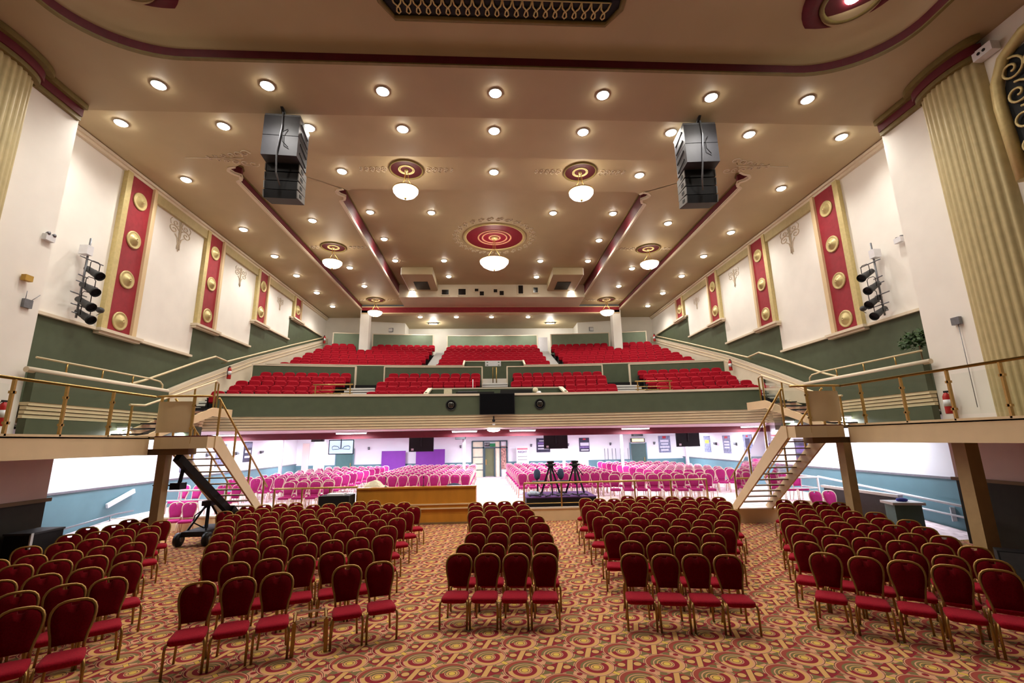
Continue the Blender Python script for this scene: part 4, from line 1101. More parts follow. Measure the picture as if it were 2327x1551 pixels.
# low relief ceiling scrolls near the speakers
for s,nm in ((-1,'left'),(1,'right')):
    b=MB()
    for i in range(6):
        for q in (-1,1): b.tube([(s*(-.2+.28*i)+p[0],q*(.06+.05*(5-i))+p[1],-.01) for p in spiral(0,0,.06+.03*(5-i)/1.2,1.2,i,q,12)],.02,5)
    b.tube([(0,0,-.01),(s*2.0,0,-.01)],.018,5)
    o=b.build('ceiling_ornament',M_RELIEF,None,(s*9.0 if s<0 else 9.0,14.85,ZC-.004)); tag(o,'low relief plaster scroll on the ceiling beside the %s speaker column'%nm,'ceiling ornament')
# ------------------------------------------------------------------ hung loudspeakers
for s,nm in ((-1,'left'),(1,'right')):
    t=thing('line_array_speaker','black hanging loudspeaker column, %s of the stage'%nm,'loudspeaker',(s*6.4-.1,12.55,.22),-s*.08)
    b=MB(); b.bar((0,-.75,12.62),(0,-.25,12.30),.08,.08); b.build('hanging_bracket',M_BLACK,t)
    MB().box(-.5,.5,-.38,.55,12.22,12.28).build('fly_frame',M_GREY,t)
    for k in range(2):
        z1=12.2-k*.66
        MB().box(-.5,.5,-.4,.5,z1-.64,z1).build('cabinet',mat('speaker_grey',(64,64,70),.55,.05),t)
        for sx in (-1,1):
            for dz in (.12,.42): MB().bar((sx*.51,-.2,z1-dz-.0),(sx*.51,.4,z1-dz-.1),.02,.05).build('side_rail',M_BLACKM,t)
    for k in range(4):
        z1=10.86-k*.27; ang=.07*k
        M_=Matrix.Translation((0,.2+.0*k,z1))@Matrix.Rotation(ang,4,'X')
        MB().box(-.47,.47,-.22,.42,-.25,0,M_).build('cabinet',M_BLACK,t)
        for sx in (-1,1):
            bb=MB(); bb.box(sx*.475-.012,sx*.475+.012,-.25,.43,-.24,-.01,M_); bb.build('end_plate',mat('array_plate',(112,110,106),.6),t)
            MB().box(sx*.49-.006,sx*.49+.006,-.08,.10,-.17,-.07,M_).build('handle_slot',M_BLACKM,t)
    b=MB(); b.tube([(.02,-.44,12.3),(.04,-.46,11.8),(-.04,-.46,11.0),(-.06,-.3,10.4),(.0,-.1,10.1)],.025,6); b.build('cable',M_GREY,t)
    b=MB(); b.tube([(.2,-.42,11.75),(.08,-.5,11.6),(.1,-.48,11.3),(.25,-.43,11.15)],.012,5); b.build('cable',M_BLACKM,t)
# projection ports
for i,(x,z,w,h) in enumerate(((-3.43,13.4,.5,.36),(-2.22,13.42,.52,.44),(-1.17,13.56,.26,.2),(-.79,13.3,.3,.3),(.2,13.5,.26,.24),(.65,13.33,.3,.32),(2.04,13.6,.34,.62),(3.13,13.56,.32,.38))):
    t=thing('projection_port','small dark projection window in the booth wall, %s'%nth(i+1,8),'window',(x,31.58,z),group='projection windows')
    MB().box(-w/2-.07,w/2+.07,-.05,.0,-h/2-.07,h/2+.07).build('frame',M_CREAM2,t); MB().box(-w/2,w/2,-.06,-.045,-h/2,h/2).build('pane',M_SCREEN,t)
for s,nm in ((-1,'left'),(1,'right')):
    t=thing('ceiling_bulkhead','tan ceiling bulkhead with a dark vent, %s of the projection booth'%nm,'bulkhead')
    P=[(s*5.95,28.2),(s*3.95,28.2),(s*3.95,31.4),(s*5.0,33.8),(s*5.95,33.8)]
    MB().prism([(x,y,13.5) for x,y in P],(0,0,.49)).build('box',M_CEIL,t); MB().box(*sorted((s*5.95,s*6.0)),28.2,31.5,13.48,13.95).build('side_strip',M_CREAM,t)  # cream strip paints the light on the outer side of the bulkhead
    MB().box(*sorted((s*4.45,s*5.4)),29.6,31.2,13.47,13.50).build('vent',M_DARK,t)
    t=thing('ceiling_spot_cluster','dark grid light under the low rear ceiling, %s'%nm,'ceiling light',(s*4.88,36.8,12.46))
    MB().box(-.45,.45,-.12,.12,-.05,.02).build('housing',M_DGREY,t); MB().box(-.3,.3,-.08,.08,-.07,-.05).build('lamp',M_LAMP,t)
    l=bpy.data.lights.new('rear','POINT'); l.energy=PWR_DL*.35; l.shadow_soft_size=.2; l.color=(1,.93,.82)
    o=bpy.data.objects.new('rear_lamp',l); COL.objects.link(o); o.location=(s*4.88,36.8,12.15)
    t=thing('exit_sign','small white framed sign on the rear balcony wall, %s'%nm,'sign',(s*8.3,36.62,11.85),s*.2)
    MB().box(-.2,.2,-.03,.03,-.17,.17).build('frame',M_GREY,t); MB().box(-.16,.16,-.04,-.03,-.13,.13).build('panel',M_WHITEM,t)
tag(MB().box(3.75,4.5,36.1,36.16,9.9,11.05).build('door_panel',M_WHITEM),'pale grey door panel at the top of the right balcony aisle','door')
# ------------------------------------------------------------------ balcony equipment
yf=arc(RF,0)
t=thing('flat_screen','large black flat screen hung on the balcony front','screen',(.02,yf-.16,4.47))
MB().box(-.80,.80,-.06,.04,-.46,.50).build('casing',M_BLACKM,t); MB().box(-.77,.77,-.065,-.06,-.43,.47).build('panel',M_SCREEN,t)
MB().box(-.2,.2,.04,.16,-.3,.3).build('bracket',M_BLACK,t)
t=thing('security_camera','small dark camera hanging under the balcony screen','camera',(-.14,yf-.05,3.75))
b=MB(); b.tube([(0,0,.2),(0,0,.05)],.03,6); b.build('stem',M_BLACK,t); MB().ball((0,0,0),.07,10,8).build('dome',M_BLACKM,t); MB().box(-.06,.06,-.05,.05,-.2,-.14).build('base',M_WHITEM,t)
for x,nm in ((-2.07,'left'),(1.98,'right')):
    t=thing('balcony_floodlight','round black lamp set in the green balcony front, %s of the screen'%nm,'lamp',(x,arc(RF,x)-.01,4.47))
    MB().lathe([(.24,0),(.24,-.05),(.20,-.07),(.19,-.03)],28,ax='y').build('bezel',M_BLACKM,t)
    MB().lathe([(.19,-.03),(.12,-.07),(.0001,-.09)],24,ax='y').build('lens',mat('dark_glass',(40,38,34),.12,spec=.8),t)
# control position
t=thing('control_desk','sunken green control position with cream edges in the centre of the balcony front','control desk')
MB().box(-3.3,3.3,22.6,22.7,4.3,5.38).build('rear_panel',M_GREEN,t)
MB().box(-3.3,3.3,22.58,22.72,5.38,5.44).build('rear_cap',M_CREAM2,t)
for s in (-1,1): 
    MB().box(*sorted((s*3.2,s*3.3)),21.15,22.7,4.3,5.1).build('side_panel',M_GREEN,t)
    b=MB(); b.bar((s*3.25,21.1,5.0),(s*3.25,22.65,5.42),.2,.08); b.build('side_cap',M_CREAM2,t)
MB().box(-3.1,3.1,21.3,22.5,4.3,4.75).build('desk',M_BLACK,t)
t=thing('mixing_console','long black sound mixing console on the control desk','mixing console',(0,0,0))
MB().box(-1.9,-.1,21.5,22.2,4.75,5.12).build('left_section',M_BLACK,t); MB().box(.2,1.7,21.5,22.3,4.75,5.2).build('right_section',M_BLACKM,t)
b=MB(); b.box(-1.8,-.9,21.5,21.9,5.12,5.16).build('meter_bridge',M_GREY,t)
tag(MB().box(-2.45,-2.1,21.4,21.8,4.75,5.25).build('equipment_box',M_CLOTH),'pale draped box at the left end of the balcony control desk','box')
t=thing('desk_ornament','small white ornament at the right end of the balcony control desk','ornament',(2.0,21.45,4.75))
MB().lathe([(.14,0),(.17,.2),(.1,.36),(.0001,.38)],12).build('body',M_WHITEM,t); MB().ball((-.15,0,.42),.13,10,8).build('head',M_CLOTH,t)
t=thing('microphone_stand','thin white tripod stand rising behind the balcony control desk','stand',(-1.15,22.95,4.65))
b=MB(); b.tube([(0,0,.3),(0,0,1.25)],.02,6); b.build('pole',M_WHITEM,t)
for k in range(3):
    a=2*PI*k/3; b=MB(); b.tube([(0,0,.6),(.28*cos(a),.28*sin(a),0)],.018,6); b.build('leg',M_WHITEM,t)
t=thing('notice_sign','white notice board on the green surround of the balcony entrance','sign',(-.06,28.52,7.62))
MB().box(-.5,.5,-.03,.03,-.15,.2).build('board',M_WHITEM,t); b=MB()
for dx in (-.36,.36):
    for dz in (-.08,.1): b.box(dx-.05,dx+.05,-.04,-.03,dz-.03,dz+.03)
b.build('print',M_GREEN2,t)
# ------------------------------------------------------------------ under the balcony
def tube_light(x0,x1,y,z,lab,e=1.0,w=.22):
    t=thing('ceiling_strip_light',lab,'ceiling light',((x0+x1)/2,y,z))
    h=(x1-x0)/2
    MB().box(-h,h,-w/2,w/2,-.02,.03).build('housing',M_WHITEM,t); MB().box(-h+.03,h-.03,-w/2+.03,w/2-.03,-.06,-.02).build('diffuser',M_TUBE,t)
    l=bpy.data.lights.new('tube','AREA'); l.shape='RECTANGLE'; l.size=x1-x0; l.size_y=w; l.energy=PWR_TB*e; l.color=(.86,.90,1.0)
    o=bpy.data.objects.new('tube_lamp',l); COL.objects.link(o); o.location=((x0+x1)/2,y,z-.09)
FX=[(-12.9,-11.7),(-7.4,-6.0),(-2.1,-.9),(.6,1.85),(5.95,7.3),(11.8,13.0)]
for i,(a,c) in enumerate(FX): tube_light(a,c,21.75,3.33,'strip light on the balcony underside in front of the red beam, %s'%nth(i+1,6),.6,.16)
FX2=[(-12.6,-11.2),(-7.7,-6.2),(-2.2,-.8),(2.4,3.8),(6.1,7.6),(11.0,12.4)]
for i,(a,c) in enumerate(FX2): tube_light(a,c,24.6,3.30,'strip light behind the red beam under the balcony, %s in the nearer row'%nth(i+1,6),1.15)
for i,(a,c) in enumerate(FX2): tube_light(a,c,29.3,3.26,'strip light behind the red beam under the balcony, %s in the farther row'%nth(i+1,6),1.4)
for s,nm in ((-1,'left'),(1,'right')):
    tube_light(*sorted((s*12.9,s*11.7)),15.2,3.46,'strip light under the %s side gallery, nearer one'%nm,1.3); tube_light(*sorted((s*12.9,s*11.7)),18.2,3.44,'strip light under the %s side gallery, farther one'%nm,1.3)
t=thing('bowl_ceiling_light','glowing bowl light under the centre of the balcony','ceiling light',(-.14,21.6,3.36))
MB().lathe([(.3,0),(.3,-.03),(.2,-.09),(.0001,-.11)],24).build('bowl',M_BOWL,t)
# slim columns
for i,x in enumerate((-11.6,-1.73,3.82,7.14,10.85)):
    MBx=MB().lathe([(.09,PZ),(.09,3.27)],14,(x,26,0)); struct(MBx.build('column_lower',M_WHITE))
# screens hung from the soffit
def hung_tv(x,y,z,lab,lit=False):
    t=thing('hanging_television',lab,'television',(x,y,z))
    MB().box(-.62,.62,-.05,.05,-.36,.36).build('casing',M_BLACKM,t)
    MB().box(-.58,.58,.051 if not lit else -.056,.056 if not lit else -.05,-.32,.32).build('panel',M_SCREEN if not lit else emit('pale_screen',(186,210,236),1.2),t)
    if lit:
        b=MB()
        for sx in (-1,1): b.tube([(sx*.45,-.07,.0),(sx*.35,-.07,.06),(sx*.15,-.07,.02),(sx*.05,-.07,-.1)],.015,5); b.tube([(sx*.45,-.07,-.02),(sx*.42,-.07,-.12),(sx*.1,-.07,-.1)],.012,5)
        b.build('screen_drawing',M_BLACK,t)
    b=MB(); b.tube([(0,-.09,-.1),(0,-.09,3.33-z)],.025,8); b.build('pole',M_BLACK,t)
    if not lit: MB().box(-.5,-.38,-.06,-.05,-.3,-.2).build('sticker',M_WHITEM,t)
hung_tv(-7.8,24,2.68,'lit pale television hung under the balcony, far left',True)
hung_tv(-3.8,24,2.74,'black television back hung under the balcony above the purple boards')
hung_tv(3.1,24,2.76,'black television back hung under the balcony right of the doorway')
hung_tv(10.1,24,2.74,'black television back hung under the balcony, far right')
for i,(x,y) in enumerate(((-9.1,24.3),(-1.9,25.5),(7.9,25.5))):
    t=thing('ceiling_speaker','small black box speaker under the balcony, %s'%nth(i+1,3),'speaker',(x,y,3.12)); MB().box(-.28,.28,-.15,.15,-.16,.14).build('cabinet',M_BLACKM,t); MB().box(-.25,.25,-.16,-.15,-.14,.12).build('grille',M_DGREY,t)
# back wall: entrance doors, boards, posters
BY=BACK-.02; BZ=lambda y:PZ
t=thing('door_1','x','door'); t.name='door_1'; struct(t,'grey framed glazed entrance doors in the centre of the back wall'); del t['category']
FR=mat('grey_door_frame',(62,82,88),.5)
b=MB()
for x in (-1.5,-.72,.44,.9): b.box(x-.05,x+.05,BY-.08,BY,PZ,2.86)
b.box(-1.5,.95,BY-.08,BY,2.80,2.88).box(-1.5,.95,BY-.08,BY,2.36,2.44); b.build('frame',FR,t)
b=MB()
for z in (.9,1.3,1.75): b.box(-1.45,-.77,BY-.06,BY-.02,z,z+.04)
b.build('glazing_bar',FR,t)
MB().box(-1.45,-.75,BY-.02,BY-.01,PZ,2.8).build('side_pane',mat('warm_glass',(226,216,188),.4),t)
MB().box(-.68,.02,BY-.05,BY-.03,PZ+.05,2.34).build('door_leaf',mat('door_glass_green',(98,104,74),.3),t)
b=MB(); b.box(-.68,-.60,BY-.08,BY-.03,PZ,2.36).box(.0,.1,BY-.14,BY-.03,PZ,2.36).build('door_stile',FR,t)
MB().box(-.58,-.52,BY-.12,BY-.05,1.25,1.6).build('handle',M_BRASS,t)
MB().box(.1,.42,BY-.02,BY-.01,PZ,2.8).build('open_view',mat('bright_lobby',(244,232,206),.6),t)
mp=mat('mottled_panel',(176,130,120),.7,var=.75,scale=9); MB().box(.46,.88,BY-.04,BY-.01,PZ+.5,2.5).build('mottled_panel',mp,t)
t=thing('exit_sign','dark exit sign with green panel above the entrance doors','sign',(-.3,BY-.15,2.62))
MB().box(-.34,.02,-.03,.03,-.12,.12).build('board',M_BLACK,t); MB().box(.02,.4,-.03,.03,-.16,.06).build('green_panel',mat('exit_green',(10,110,60),.5),t)
def text(s,loc,size,m,parent,rx=PI/2,rz=0):
    c=bpy.data.curves.new('lettering','FONT'); c.body=s; c.size=size; c.align_x='CENTER'; c.align_y='CENTER'; c.extrude=.004
    c.materials.append(m); q=bpy.data.objects.new('tmp_text',c); COL.objects.link(q); bpy.context.view_layer.update()
    me=bpy.data.meshes.new_from_object(q.evaluated_get(bpy.context.evaluated_depsgraph_get())); bpy.data.objects.remove(q)
    o=bpy.data.objects.new('lettering',me); COL.objects.link(o); o.parent=parent; o.location=loc; o.rotation_euler=(rx,0,rz); return o
text('EXIT',(-.16,-.04,0),.16,M_WHITEM,t)
t=thing('banner_stand','white pull-up banner with red and navy lettering right of the entrance doors','banner',(1.95,BY-.5,PZ))
MB().box(-.42,.42,-.01,.01,.05,2.0).build('sheet',M_WHITEM,t); MB().box(-.44,.44,-.12,.12,0,.06).build('base',M_GREY,t)
text('NIGHT',(0,-.02,1.62),.2,mat('navy_print',(60,50,110),.6),t)
b=MB()
for i in range(8): b.box(-.36+.09*i,-.29+.09*i,-.015,-.01,1.78,1.88)
b.build('red_print',mat('pink_print',(224,70,100),.6),t)
b=MB()
for k in range(4):
    for i in range(7): b.box(-.3+.09*i,-.25+.09*i,-.015,-.01,1.3-.22*k,1.35-.22*k)
b.build('small_print',M_DGREY,t)
for x0,x1,z0,z1,lab in ((-7.6,-6.0,PZ,2.3,'purple display board standing at the back wall, narrower left one'),(-5.3,-3.35,PZ+.6,2.36,'wide purple display board standing at the back wall, right of the narrow one')):
    t=thing('display_board',lab,'display board',((x0+x1)/2,BY-.35,PZ)); h=(x1-x0)/2
    MB().box(-h,h,-.03,.03,.05,z1-PZ).build('panel',M_PURPLE,t)
    for sx in (-1,1): MB().box(sx*(h-.1)-.03,sx*(h-.1)+.03,-.15,.15,0,.05).build('foot',M_DGREY,t)
def door(n,x0,x1,z1,m,lab):
    t=thing('door_%d'%n,lab,'door'); del t['category']; struct(t,lab)
    MB().box(x0,x1,BY-.05,BY,PZ,z1).build('leaf',m,t); MB().box(x0-.08,x0,BY-.07,BY,PZ,z1+.06).build('frame',M_TEAL,t); MB().box(x1,x1+.08,BY-.07,BY,PZ,z1+.06).build('frame',M_TEAL,t)
    MB().box(x1-.16,x1-.12,BY-.1,BY-.05,1.3,1.55).build('handle',M_BRASS,t)
door(2,-10.7,-9.6,2.45,mat('teal_door',(70,110,108),.5),'teal double door in the back wall, left of the purple boards')
door(3,9.65,10.7,2.5,mat('dark_teal_door',(64,88,84),.5),'dark teal door below the yellow lit sign at the right of the back wall')
t=thing('lit_sign','glowing yellow box sign above the dark teal door','sign',(10.15,BY-.1,2.72)); MB().box(-.5,.5,-.06,.06,-.13,.13).build('case',M_DGREY,t); MB().box(-.42,.42,-.07,-.06,-.10,.10).build('face',emit('yellow_glow',(255,220,130),2.5),t)
struct(MB().box(-13.0,-12.55,BY-.03,BY,PZ,2.9).build('door_4',M_MAUVE),'plain mauve door at the left end of the back wall')
struct(MB().box(-12.2,-11.5,BY-.03,BY,PZ+.2,3.0).build('window_1',emit('bright_opening',(250,250,255),2.0)),'bright opening at the left end of the back wall')
PM=mat('poster_paper',(214,212,228),.6); PD=mat('poster_dark',(44,42,66),.6,var=.4,scale=5); PV=mat('poster_violet',(112,90,150),.6,var=.3,scale=6); PR=mat('poster_red',(170,40,56),.6); PG=mat('poster_slate',(120,124,150),.6,var=.45,scale=7)
def poster(pos,w,h,base,marks,lab,axis='y',s=1):
    t=thing('poster',lab,'poster',pos, 0 if axis=='y' else (PI/2 if s<0 else -PI/2))
    MB().box(-w/2,w/2,-.02,0,-h/2,h/2).build('sheet',base,t)
    for m,rects in marks:
        b=MB()
        for (a,c,d,e) in rects: b.box(a*w,c*w,-.026,-.02,d*h,e*h)
        b.build('print',m,t)
lines=[(-.35,.35,.2-.16*i,.3-.16*i) for i in range(4)]
poster((3.45,BY,2.5),.95,.95,PD,[(PM,[(-.3,.3,.28,.34),(-.38,.36,-.1,.0),(-.4,.4,-.3,-.22)]),(PV,[(-.4,.3,.05,.2)])],'dark poster with pale lines partly behind the television right of the doorway')
poster((6.35,BY,2.48),.72,.95,PD,[(PV,[(-.45,.45,-.25,-.12)]),(PM,[(-.4,.45,-.08,.15),(-.35,.4,-.42,-.34)]),(PR,[(-.12,.15,.34,.45)])],'dark poster with a violet band on the back wall left of the yellow sign')
poster((12.1,BY,2.42),.85,1.15,PG,[(PM,[(-.36,.36,.12,.26),(-.3,.3,-.04,.06),(-.4,.4,-.22,-.12),(-.34,.3,-.4,-.3)]),(PR,[(-.15,.15,.34,.48)])],'slate poster with white block lines on the back wall right of the teal door')
names=[('nearest the stairs','slate'),('second','portrait'),('third','diagonal print'),('fourth','yellow splash')]
for i,(y,zc,base,mk,lab) in enumerate(((19.9,2.2,PD,[(PV,[(-.4,.4,-.1,.2)])],'dark violet poster on the right lower wall behind the staircase treads'),
   (21.9,2.45,PM,[(PG,[(-.4,.4,.25-.15*k,.33-.15*k) for k in range(5)]),(PR,[(-.4,.4,.38,.46)])],'pale poster with slate lines on the right lower wall beside the staircase'),
   (24.1,2.45,PG,[(PD,[(-.25,.25,-.2,.3)]),(PR,[(-.1,.1,.36,.46)])],'dark round-motif poster on the right lower wall'),
   (26.3,2.42,PG,[(PM,[(-.3,.35,.1,.18),(-.3,.35,-.06,.02),(-.3,.35,-.22,-.14)]),(PR,[(-.2,.2,.34,.46)])],'slate poster with three pale lines on the right lower wall'),
   (28.7,2.42,PG,[(mat('poster_yellow',(230,210,70),.6),[(-.3,.3,.05,.25)])],'slate poster with a yellow patch on the right lower wall'))):
    poster((13.4,y,zc),.85,1.0,base,mk,lab,'x',1)
for y,zc,base,mk,lab in ((21.0,2.3,PG,[(PD,[(-.4,.1,-.4,0)])],'slate poster nearest the stairs on the left lower wall'),(23.5,2.4,PG,[(PM,[(-.3,.3,.1,.3),(-.3,.3,-.1,0)])],'grey poster with a pale triangle on the left lower wall'),(26.0,2.5,PD,[(PM,[(-.35,.35,-.05,.08),(-.35,.35,-.3,-.2)]),(PG,[(-.45,.45,.2,.45)])],'dark poster with pale shapes on the left lower wall')):
    poster((-13.4,y,zc),.85,1.05,base,mk,lab,'x',-1)
for s,nm,ysx in ((-1,'left',(22.3,24.8,27.4)),(1,'right',(22.9,25.2,27.5))):
    for i,y in enumerate(ysx):
        t=thing('wall_lamp','small dark wall lamp on the %s lower wall, %s from the stage'%(nm,ORD[i+1]),'wall lamp',(s*13.38,y,2.45)); MB().box(*sorted((0,-s*.06)),-.05,.05,-.08,.08).build('back_plate',M_DGREY,t); MB().lathe([(.05,-.06),(.09,.08),(.085,.08),(.0001,-.04)],12,(-s*.12,0,0)).build('lamp_shade',M_GREY,t)
for i,x in enumerate((-8.55,-2.3,2.6,5.2,8.2,11.35)):
    t=thing('wall_lamp','small dark wall lamp on the back wall, %s'%nth(i+1,6),'wall lamp',(x,BY,2.5)); MB().box(-.05,.05,-.06,0,-.09,.09).build('back_plate',M_DGREY,t); MB().lathe([(.04,-.06),(.08,.08),(.0001,-.04)],12,(0,-.1,0)).build('lamp_shade',M_GREY,t)
# stacked table trolley by the back wall
for x,lab in ((8.0,'upright posts of a chair trolley left of the back column'),(9.1,'upright posts of a chair trolley right of the back column')):
    t=thing('trolley',lab,'trolley',(x,BY-.6,PZ)); MB().box(-.4,.4,-.25,.25,.08,.95).build('load',M_TEAL,t)
    for dx in (-.38,-.15,.15,.38): MB().tube([(dx,0,.0),(dx,0,1.75)],.02,6).build('post',M_GREY,t)
# ------------------------------------------------------------------ oak desk, cases, camera riser
t=thing('oak_counter','long oak fronted counter standing on the carpet in front of the platform','counter',(-2.95,17.25,0))
MB().box(-2.1,2.1,-.05,.03,.0,.5).build('lower_panel',M_WOOD,t); MB().box(-2.1,2.1,-.08,.05,.5,.72).build('moulding',M_WOOD,t)
b=MB(); b.box(-2.1,2.1,-.11,0,.52,.56).box(-2.1,2.1,-.11,0,.66,.70); b.build('bead',M_BEIGE,t)
MB().box(-2.1,2.1,-.06,.03,.72,1.24).build('upper_panel',M_WOOD,t); MB().box(-2.12,2.12,-.10,.14,1.24,1.29).build('top_rail',M_WOOD,t)
for sx in (-1,1): MB().box(*sorted((sx*2.05,sx*2.1)),.03,1.4,.5,1.26).build('side_panel',M_WOOD,t)
MB().box(-2.1,2.1,-.07,.0,0,.07).build('plinth',M_BEIGED,t)
t=thing('sheet','crumpled cream dust sheet over equipment behind the oak counter','sheet',(-4.3,18.05,PZ)); 
b=MB(); n=26; rnd=random.Random(5); Z=[[0]*11 for _ in range(n)]
for i in range(n):
    for j in range(11):
        u=i/(n-1); v=j/10; Z[i][j]=(.62+.38*math.exp(-((u-.2)/.18)**2)+.16*math.exp(-((u-.75)/.25)**2))*(1-(2*v-1)**4*.6)+rnd.uniform(-.045,.045)
        if j in (0,10) or i in (0,n-1): Z[i][j]*=.5
for i in range(n-1):
    for j in range(10):
        P=[(-.9+2.6*a/(n-1),-.5+1.0*c/10,Z[a][c]) for a,c in ((i,j),(i+1,j),(i+1,j+1),(i,j+1))]; b.quad(*P); b.sm[-1]=True
del t['category']; bpy.data.objects.remove(t)
o=b.build('dust_sheet',M_CLOTH,None,(-4.3,18.05,PZ)); tag(o,'crumpled cream dust sheet over equipment behind the oak counter','sheet')
for x,lab in ((-4.1,'thin dark microphone sticking up behind the oak counter, left one'),(-2.75,'thin dark microphone sticking up behind the oak counter, right one')):
    t=thing('microphone',lab,'microphone',(x,17.36,1.24)); b=MB(); b.tube([(0,0,0),(0,0,.34)],.01,6); b.build('stem',M_BLACK,t); MB().lathe([(.012,.32),(.02,.36),(.018,.4),(.0001,.41)],8).build('capsule',M_BLACKM,t); MB().lathe([(.05,0.05),(.05,.07),(.0001,.07)],10).build('base',M_BLACK,t)
t=thing('covered_equipment','dark blue bundle behind the right end of the oak counter','bundle',(-1.7,18.0,PZ)); MB().ball((0,0,.45),.45,14,10,1.1,.7,.95).build('cover',mat('navy_cloth',(44,48,76),.8,var=.2,scale=8),t)
MB().box(-.4,.4,-.25,.25,0,.3).build('base',M_BLACK,t)
t=thing('flight_case','black flight case with papers on top beside the oak counter','case',(-5.65,17.0,0))
MB().box(-.52,.5,-.4,.25,.0,1.1).build('body',M_BLACKM,t)
b=MB()
for sx in (-.52,.5):
    for sy in (-.4,.25): b.box(sx-.015,sx+.015,sy-.015,sy+.015,0,1.1)
b.build('edge_trim',M_DGREY,t); MB().box(-.3,.25,-.3,.1,1.1,1.16).build('papers',M_WHITEM,t)
t=thing('camera_riser','low black riser with a purple carpet top on the platform','riser',(2.3,18.4,PZ))
MB().box(-1.3,1.3,-.85,.9,0,.3).build('base',M_BLACKM,t); MB().box(-1.31,1.31,-.86,.91,.3,.34).build('carpet_top',mat('purple_carpet',(104,66,128),.9,var=.2,scale=12),t)
def tripod(x,y,lab):
    z0=PZ+.34; t=thing('camera_tripod',lab,'tripod',(x,y,z0))
    for k in range(3):
        a=2*PI*k/3+.5; b=MB(); b.bar((.05*cos(a),.05*sin(a),1.0),(.42*cos(a),.42*sin(a),0.0),.045,.06); b.build('leg',M_BLACK,t)
    b=MB(); b.tube([(0,0,.35),(0,0,1.05)],.04,8); b.build('centre_column',M_BLACKM,t)
    MB().lathe([(.09,1.0),(.14,1.05),(.14,1.1),(.08,1.16)],14).build('head',M_BLACKM,t); b=MB(); b.box(-.13,.13,-.1,.1,1.16,1.24); b.build('camera_plate',M_BLACK,t)
    b=MB(); b.tube([(-.2,0,1.1),(.2,0,1.1)],.035,8); b.build('tilt_axle',M_BLACK,t)
    b=MB()
    for k in range(3):
        a=2*PI*k/3+.5; b.bar((.03*cos(a),.03*sin(a),.45),(.24*cos(a),.24*sin(a),.5),.025,.025)
    b.build('spreader',M_BLACKM,t)
    b=MB(); b.tube([(.05,-.05,1.05),(.25,-.3,.7)],.018,6); b.build('pan_handle',M_BLACK,t)
tripod(2.05,18.5,'black camera tripod on the purple riser, left one'); tripod(3.0,18.4,'black camera tripod on the purple riser, right one')
for x,lab in ((1.55,'operator seat with a slate blue backrest on the riser, left one'),(2.5,'operator seat with a slate blue backrest on the riser, right one')):
    t=thing('operator_seat',lab,'seat',(x,18.75,PZ+.34)); MB().ball((0,.1,.72),.2,12,8,.7,.3,1.1).build('backrest',mat('slate_blue_fabric',(70,84,112),.8),t)
    MB().box(-.2,.3,-.2,.2,.40,.47).build('seat',M_BLACKM,t); b=MB(); b.tube([(0,0,.42),(0,0,0)],.03,8).tube([(0,.16,.44),(0,.14,.7)],.02,6); b.build('stem',M_BLACK,t); MB().lathe([(.22,0),(.2,.03),(.03,.06)],14).build('foot',M_BLACK,t)
b=MB(); rnd=random.Random(9); P=[(1.15,17.75,PZ+.36)]
for i in range(40): P.append((1.15+2.2*i/40+rnd.uniform(-.12,.12),17.85+.25*sin(i*.9)+rnd.uniform(-.05,.05),PZ+.36+.02*(i%3)))
b.tube(P,.022,5); tag(b.build('cable',M_BLACK),'tangled black cable lying along the purple riser','cable')
o=MB().ball((1.3,18.0,PZ+.42),.2,10,8,1.3,.8,.5).build('cable_bag',mat('pale_blue_cloth',(170,180,200),.8,var=.3,scale=14)); tag(o,'pale crumpled bag at the left end of the purple riser','bag')
# ------------------------------------------------------------------ camera crane
t=thing('camera_crane','black camera crane on a four wheeled dolly under the left staircase','camera crane',(-9.05,15.3,0))
MB().box(-.32,.32,-.65,.75,.26,.40).build('dolly',M_BLACKM,t)
for sx in (-1,1):
    for sy in (-.6,.7):
        w=MB().lathe([(.0001,-.07),(.12,-.075),(.19,-.06),(.19,.06),(.12,.075),(.0001,.07)],18,(sx*.4,sy,.19),'x').build('wheel',M_BLACK,t); h=MB().lathe([(.07,-.085),(.07,.085)],12,(sx*.4,sy,.19),'x').build('hub',M_GREY,w)
for a in (.6,2.2,3.8,5.4):
    b=MB(); b.bar((.05*cos(a),.05*sin(a),1.1),(.42*cos(a),.6*sin(a),.38),.05,.05); b.build('leg',M_BLACK,t)
b=MB(); b.tube([(0,0,.4),(0,0,1.15)],.05,8); b.build('column',M_BLACKM,t)
MB().box(-.14,.14,-.14,.14,1.05,1.2).build('pivot_head',M_BLACK,t)
b=MB(); b.bar((.12,-1.95,2.56),(.40,.55,.74),.17,.2); b.build('boom',M_BLACKM,t)
b=MB(); b.bar((.38,.4,.86),(.44,.85,.5),.3,.3); b.build('counterweight',M_BLACK,t)
b=MB(); b.tube([(.1,-1.6,2.32),(.05,-1.6,1.9),(.0,-1.56,1.8)],.05,8); b.build('camera_mount',M_BLACKM,t); MB().box(-.15,.12,-1.7,-1.4,1.68,1.86).build('camera_body',M_BLACK,t)
b=MB(); b.tube([(-.1,-1.55,1.77),(-.5,-1.55,1.82),(-.7,-1.55,1.80)],.02,6); b.build('arm',M_BLACK,t)
b=MB(); b.tube([(.1,-.1,1.1),(-.2,-.3,.8),(-.3,-.2,.6),(.1,-.3,.45)],.018,6); b.build('cable',M_BLACK,t)
b=MB(); b.tube([(.44,.7,.7),(.68,.7,.7),(.68,.7,.5)],.03,6); b.build('control_handle',M_BLACK,t)
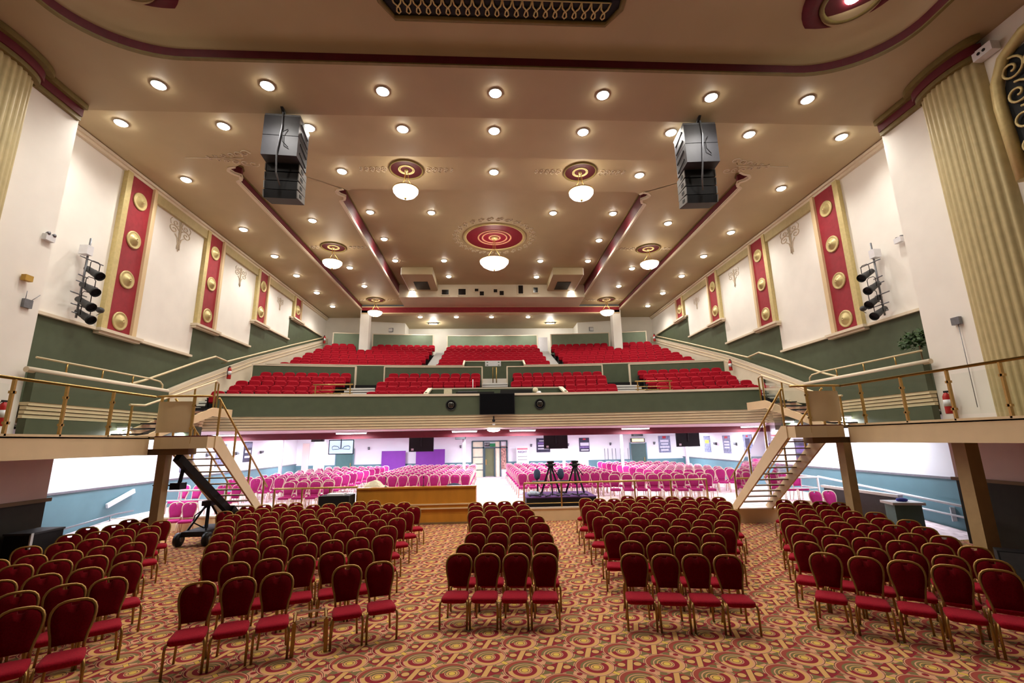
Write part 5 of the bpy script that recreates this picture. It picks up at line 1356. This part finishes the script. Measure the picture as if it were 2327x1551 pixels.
# ------------------------------------------------------------------ sundry floor objects
t=thing('lectern','teal sided lectern with a pale top near the right lower wall','lectern',(11.6,13.3,0),-.25)
MB().box(-.34,.34,-.25,.25,0,.86).build('body',mat('teal_lectern',(96,128,130),.6),t); MB().box(-.41,.41,-.32,.32,.86,.93).build('top',M_WHITEM,t)
o=MB().ball((0,0,.04),.12,10,8,1.3,1,.5).build('cloth',mat('blue_cloth',(52,56,150),.8),None,(11.6,13.3,.93)); o.name='blue_cloth'; tag(o,'small blue cloth lying on the lectern','cloth')
def wedge(loc,rz,lab):
    t=thing('stage_monitor',lab,'speaker',loc,rz); b=MB(); b.prism([(-.3,-.28,0),(-.3,.25,0),(-.3,.25,.5),(-.3,-.1,.5)],(.6,0,0)); b.build('cabinet',M_BLACKM,t)
    b=MB(); b.quad((-.27,-.285,.03),(.27,-.285,.03),(.27,-.12,.48),(-.27,-.12,.48)); b.build('grille',M_DGREY,t); MB().lathe([(.05,0),(.03,-.02),(.0001,-.02)],10,(.18,-.26,.12),'y').build('badge',M_CHROME,t)
wedge((10.2,9.3,0),-.7,'black speaker cabinet with a grey grille on the floor beside the right post')
t=thing('flight_case','dark flight case on the floor at the far right beside the speaker','case',(11.1,9.0,0)); MB().box(-.45,.45,-.5,.5,0,.72).build('body',M_BLACKM,t); MB().box(-.46,.46,-.51,.51,.4,.44).build('edge_trim',M_DGREY,t); MB().box(-.2,.2,-.2,.2,.72,.76).build('papers',M_GREY,t)
t=thing('equipment_rack','dark equipment rack with a pale edge beside the left under-wall','rack',(-10.75,11.6,0)); MB().box(-.25,.3,-.4,.4,0,1.0).build('body',M_BLACKM,t); MB().box(-.27,.32,-.42,.42,1.0,1.04).build('top',M_DGREY,t); MB().box(.3,.33,-.42,-.36,0,1.04).build('edge_trim',M_WHITEM,t)
t=thing('rail_bar','white sloping bar fixed on the left lower wall dado','handrail',(0,0,0)); b=MB(); b.bar((-13.3,16.9,.92),(-13.3,18.05,1.30),.07,.15); b.build('rail',M_WHITEM,t)
# ------------------------------------------------------------------ camera, world, colour
cam=bpy.data.cameras.new('camera'); co=bpy.data.objects.new('camera',cam); COL.objects.link(co)
F,YAW,PITCH,ROLL=1033.2,.0550773,.2143244,-.0177638
cam.sensor_fit='HORIZONTAL'; cam.sensor_width=36; cam.lens=F*36/2327; cam.clip_end=200; cam.clip_start=.05
fwd=Vector((sin(YAW)*cos(PITCH),cos(YAW)*cos(PITCH),sin(PITCH))); right=Vector((cos(YAW),-sin(YAW),0)); up=right.cross(fwd)
r2=right*cos(ROLL)+up*sin(ROLL); u2=-right*sin(ROLL)+up*cos(ROLL)
Mc=Matrix((r2,u2,-fwd)).transposed().to_4x4(); Mc.translation=Vector((-.4,0,2.85)); co.matrix_world=Mc
SC.camera=co
w=bpy.data.worlds.new('hall_ambient'); SC.world=w; w.use_nodes=True
w.node_tree.nodes['Background'].inputs[0].default_value=(1,.93,.84,1); w.node_tree.nodes['Background'].inputs[1].default_value=WORLD
SC.view_settings.view_transform='Standard'; SC.view_settings.look='None'; SC.view_settings.exposure=EXPO
SC.cycles.use_denoising=True; SC.cycles.use_adaptive_sampling=True; SC.cycles.adaptive_threshold=.02; SC.cycles.max_bounces=6; SC.cycles.diffuse_bounces=4; SC.cycles.glossy_bounces=2; SC.cycles.transparent_max_bounces=10; SC.cycles.sample_clamp_indirect=4
